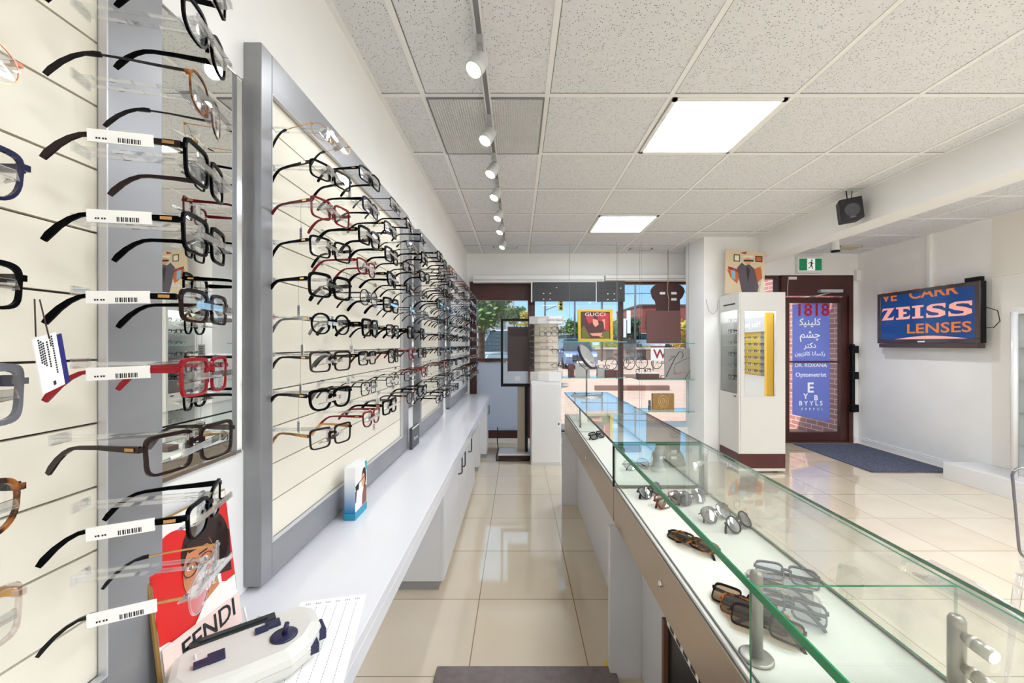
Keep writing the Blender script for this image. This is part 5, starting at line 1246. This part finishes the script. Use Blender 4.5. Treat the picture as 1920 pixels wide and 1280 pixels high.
# red brick building far away
t = thing('brick_building', 'low red brick building across the road behind right window', 'building', (21.0, 53, .9))
b = MB(); b.prism([(-5.0, 0, 0), (7.5, 0, 0), (7.5, 12, 0), (-5.0, 12, 0)], (0, 0, 5.4)); b.build('walls', brickmat('brick_far', (142, 66, 60), (160, 78, 70), (170, 110, 100), .6, .2, 'XZ'), t)
b = MB(); b.box(-5.1, -.1, 5.4, 7.6, 12.1, 5.65); b.build('roof_edge', mat('roof_dark', (84, 60, 62), .8), t)
for x, z in ((-4.2, 2.4), (-1.5, 2.4), (1.4, 2.4), (4.2, 2.4)):
    b = MB(); b.box(x, -.05, z, x + .9, 0, z + 1.6); b.build('window', mat('window_dark', (60, 64, 60), .3), t)
t = thing('grey_building', 'tall pale grey building edge behind the left window', 'building', (-.4, 30, GZ))
b = MB(); b.box(-7, 0, 0, .1, 8, 11); b.build('walls', mat('bld_grey', (190, 190, 196), .8), t)
for k in range(5):
    b = MB(); b.box(-6 + k * 1.2, -.05, 2, -5.3 + k * 1.2, 0, 9); b.build('window', mat('bld_window', (120, 134, 150), .2), t)
# cars
def car(x, y, rz, col, label, L=4.5, W=1.85, H=1.55, suv=True, z=None):
    t = thing('car', label, 'car', (x, y, GZ if z is None else z), (0, 0, R(rz)))
    hz = H * .60; b = MB()   # local: front faces -y
    prof = [(-L / 2, .30), (-L / 2, hz * .80), (-L / 2 + .15, hz * .92), (-L / 2 + L * .24, hz), (L / 2 - .1, hz + .02), (L / 2, hz * .8), (L / 2, .30)]
    b.prism([(-W / 2, y_, z_) for y_, z_ in prof], (W, 0, 0)); cm = mat('car_paint_' + col[0], col[1], .25, coat=.6); b.build('body', cm, t, bevel=.05)
    b = MB(); y0, y1 = -L / 2 + L * .22, L / 2 - .12 if suv else L / 2 - L * .16
    s0 = [(-W / 2 + .05, y0, hz), (W / 2 - .05, y0, hz), (W / 2 - .05, y1, hz), (-W / 2 + .05, y1, hz)]; s1 = [(-W / 2 + .20, y0 + .75, H), (W / 2 - .20, y0 + .75, H), (W / 2 - .20, y1 - .3, H), (-W / 2 + .20, y1 - .3, H)]
    b.sweep([s0, s1]); b.build('greenhouse', mat('car_glass', (38, 52, 60), .08), t, bevel=.03)
    b = MB(); b.box(-W / 2 + .20, y0 + .74, H - .01, W / 2 - .20, y1 - .28, H + .035); b.build('roof', cm, t, bevel=.015)
    for sx in (-1, 1):
        for yy in (-L / 2 + .85, L / 2 - .85):
            b = MB(); b.lathe([(.33, -.1), (.34, -.05), (.34, .08), (.31, .11), (.20, .10), (.05, .115)], 18, M=Matrix.Translation((sx * (W / 2 - .09), yy, .34)) @ Matrix.Rotation(R(90 * sx), 4, 'Y')); b.build('wheel', M_blackm, t)
        b = MB(); b.box(sx * W / 2 - .42 if sx > 0 else -W / 2 + .06, -L / 2 - .02, hz * .68, sx * W / 2 - .06 if sx > 0 else -W / 2 + .42, -L / 2 + .1, hz * .84); b.build('headlight', mat('headlight', (226, 232, 240), .1), t, bevel=.01)
    b = MB(); b.box(-.50, -L / 2 - .025, hz * .44, .50, -L / 2 + .05, hz * .76); b.build('grille', M_blackm, t, bevel=.01)
    b = MB(); b.box(-.26, -L / 2 - .04, .36, .26, -L / 2, .47); b.build('licence_plate', M_paper, t)
    for sx in (-1, 1):
        b = MB(); b.box(sx * (W / 2 + .02) - .1, y0 + .35, hz + .05, sx * (W / 2 + .02) + .1, y0 + .48, hz + .20); b.build('wing_mirror', cm, t, bevel=.02)
BL = ('blue', (112, 132, 176)); WH = ('white', (232, 234, 236)); GY = ('grey', (70, 74, 84))
car(3.45, 24.5, 2, BL, 'blue sport utility car facing the shop behind left hanging shelves', H=1.7)
car(-.10, 15.5, -18, WH, 'white van parked outside the left window', L=4.8, W=1.9, H=1.9)
car(4.9, 42, 88, WH, 'small white car on the road left of yellow framed picture', H=1.5, z=.85)
car(13.8, 41, 72, WH, 'white car on the road beside the middle mullion', H=1.55, z=.85)
car(-3.2, 20, 80, GY, 'dark grey car at far left of the left window', H=1.5)
# poles, signal, wires
def pole(x, y, h_, r_, label, name='utility_pole', cat='pole'):
    b = MB(); b.tube([(0, 0, 0), (0, 0, h_)], [r_, r_ * .7], 8); return tag(b.build(name, mat('pole_grey', (96, 104, 112), .5), None, loc=(x, y, GZ)), label, cat)
t = thing('traffic_light', 'yellow traffic signal on a long arm seen through middle window', 'traffic light', (2.05, 30, GZ))
b = MB(); b.tube([(0, 0, 0), (0, 0, 6.0)], [.09, .07], 8); b.tube([(0, 0, 3.9), (1.1, 0, 4.35)], .03, 6); b.build('signal_pole', mat('pole_grey', (96, 104, 112), .5), t)
b = MB(); b.box(1.0, -.12, 3.9, 1.32, .12, 4.75); h_ = b.build('signal_head', mat('signal_yellow', (214, 168, 20), .5), t, bevel=.02)
for k in range(3): b = MB(); b.lathe([(.09, 0), (.1, .05)], 14, M=Matrix.Translation((1.16, -.12, 4.05 + .27 * k)) @ Matrix.Rotation(R(90), 4, 'X')); b.build('signal_lens', M_black, h_)
pole(4.4, 31, 7.5, .08, 'thin grey street pole left of yellow framed picture'); pole(6.9, 33, 8, .10, 'grey street pole behind top right of yellow framed picture')
pole(10.2, 35, 8.5, .11, 'tall utility pole in the open sky between middle mullion and keyhole board')
for i, (z0, z1) in enumerate(((7.6, 8.7), (6.0, 6.4), (7.0, 8.2))):
    b = MB(); b.tube([(6.0, 38, z0), (12, 38, z0 + .1), (22, 38, z1), (40, 38, z1 + 3)], .035, 5)
    tag(b.build('power_line', mat('cable_dark', (60, 70, 84), .6), None), f'dark overhead power line crossing the sky, {["middle", "lowest", "highest"][[0, 1, 0][i]] if i < 2 else "highest"} of three', 'power line')
# bollard-like clock post and signs near mullion
t = thing('street_sign', 'white street sign post right of the middle mullion', 'street sign', (8.1, 30, GZ))
b = MB(); b.tube([(0, 0, 0), (0, 0, 3.2)], .05, 6); b.build('sign_post', M_dgrey, t)
b = MB(); b.box(-.35, -.03, 1.9, .0, .03, 3.3); b.box(.02, -.03, 2.2, .3, .03, 3.9); b.build('sign_plate', M_paper, t)
b = MB(); b.box(-.2, -.1, 1.0, .5, .25, 1.8); b.build('meter_box', M_dgrey, t)
# low wall and planters
t = thing('planter_wall', 'low brown and grey planter wall across the plaza behind middle window', 'planter wall', (9.0, 35.6, GZ))
M_pl = mat('planter_brown', (140, 112, 100), .8); M_plg = mat('planter_grey', (104, 96, 92), .8)
b = MB(); b.box(-4.4, 0, 0, 9.5, .5, .95); b.build('wall_body', M_plg, t)
for x in (-2.4, -.6, 2.3, 5.4): b = MB(); b.box(x, -.06, 0, x + 1.2, .0, .98); b.build('wall_pier', M_pl, t)
b = MB(); b.box(-4.5, -.1, .95, 9.6, .6, 1.1); b.build('coping', mat('coping_pale', (206, 190, 178), .8), t)
for i, (x0, x1, y) in enumerate(((2.35, 4.6, 12.2), (3.3, 5.9, 16.8))):
    b = MB(); b.box(x0, y, GZ, x1, y + .16, GZ + .15); tag(b.build('parking_curb', mat('curb_brown', (132, 98, 88), .8), None, bevel=.01), f'long low brown curb on the plaza, {["nearer", "farther"][i]} of two', 'curb')
# bicycles and signs by the right window
def bike(x, y, rz, label):
    t = thing('bicycle', label, 'bicycle', (x, y, GZ), (0, 0, R(rz)))
    for sx in (-.52, .52):
        b = MB(); b.tube([(sx + .33 * math.cos(2 * PI * k / 24), 0, .34 + .33 * math.sin(2 * PI * k / 24)) for k in range(24)], .022, 6, closed=True)
        for k in range(6): b.tube([(sx, 0, .34), (sx + .32 * math.cos(PI * k / 3), 0, .34 + .32 * math.sin(PI * k / 3))], .004, 4)
        b.build('wheel', M_blackm, t)
    b = MB()
    for p in ([(-.52, 0, .34), (-.1, 0, .30)], [(-.1, 0, .30), (-.22, 0, .82)], [(-.52, 0, .34), (-.2, 0, .72)], [(-.2, 0, .74), (.36, 0, .80)], [(-.1, 0, .30), (.36, 0, .74)], [(.52, 0, .34), (.34, 0, .90)]): b.tube(p, .018, 6)
    b.build('bicycle_frame', mat('bike_grey', (110, 116, 130), .3, metal=.4), t)
    b = MB(); b.box(-.34, -.06, .82, -.1, .06, .87); b.build('saddle', M_black, t, bevel=.02)
    b = MB(); b.tube([(.38, -.26, .95), (.34, 0, .92), (.38, .26, .95)], .014, 6); b.build('handlebar', M_black, t)
for i, (x, y, r_) in enumerate(((5.6, 22, 10), (6.6, 23.2, -8), (8.4, 23.0, 12), (9.3, 21.6, 14))): bike(x, y, r_, f'parked bicycle outside the right window, {["first", "second", "third", "fourth"][i]} from left')
t = thing('sidewalk_sign', 'white sidewalk sign with large dark W outside right window', 'sidewalk sign', (7.5, 21.4, GZ))
b = MB(); b.box(-.42, 0, .52, .52, .04, 1.2); b.build('sign_panel', M_paper, t)
b = MB(); b.box(-.33, .0, 0, -.29, .04, .55); b.box(.39, 0, 0, .43, .04, .55); b.build('sign_leg', M_dgrey, t)
text('sign_lettering', 'W', .66, t, (.05, -.004, .86), m=mat('sign_red', (150, 40, 60), .5), bold=.02)
t = thing('awning', 'red and white awning at right edge of the right window', 'awning', (10.1, 21.8, 2.5))
b = MB(); b.prism([(-.55, 0, 0), (-.55, .9, .55), (-.55, .9, 0)], (1.6, 0, 0)); b.build('awning_cloth', mat('awning_red', (214, 34, 56), .6), t)
b = MB(); b.box(-.55, -.01, .0, 1.05, .0, -.2); b.build('awning_valance', mat('awning_pink', (240, 120, 140), .6), t)
b = MB(); b.box(-.5, .85, -2.41, -.42, .93, 0); b.box(.9, .85, -2.41, .98, .93, 0); b.build('awning_post', M_dgrey, t)
# little bird on the plaza
t = thing('pigeon', 'small dark pigeon walking on plaza outside the right window', 'bird', (4.62, 10.7, GZ), (0, 0, R(30)))
b = MB(); b.sweep([[(x, r_ * math.cos(2 * PI * k / 12), z + r_ * .85 * math.sin(2 * PI * k / 12)) for k in range(12)] for x, z, r_ in ((-.20, .10, .006), (-.13, .13, .028), (-.04, .16, .06), (.04, .18, .062), (.09, .215, .035), (.115, .25, .026), (.14, .272, .030), (.165, .275, .020), (.175, .27, .006), (.20, .265, .003))], 0, True)
b.build('body', mat('pigeon_grey', (72, 72, 84), .7), t)
b = MB()
for s_ in (-1, 1): b.tube([(0, s_ * .025, .12), (.01, s_ * .025, .05), (.0, s_ * .025, .006)], .006, 5); b.tube([(0, s_ * .025, .006), (.04, s_ * .03, .004)], .005, 5)
b.build('legs', mat('pigeon_red', (150, 70, 60), .6), t)
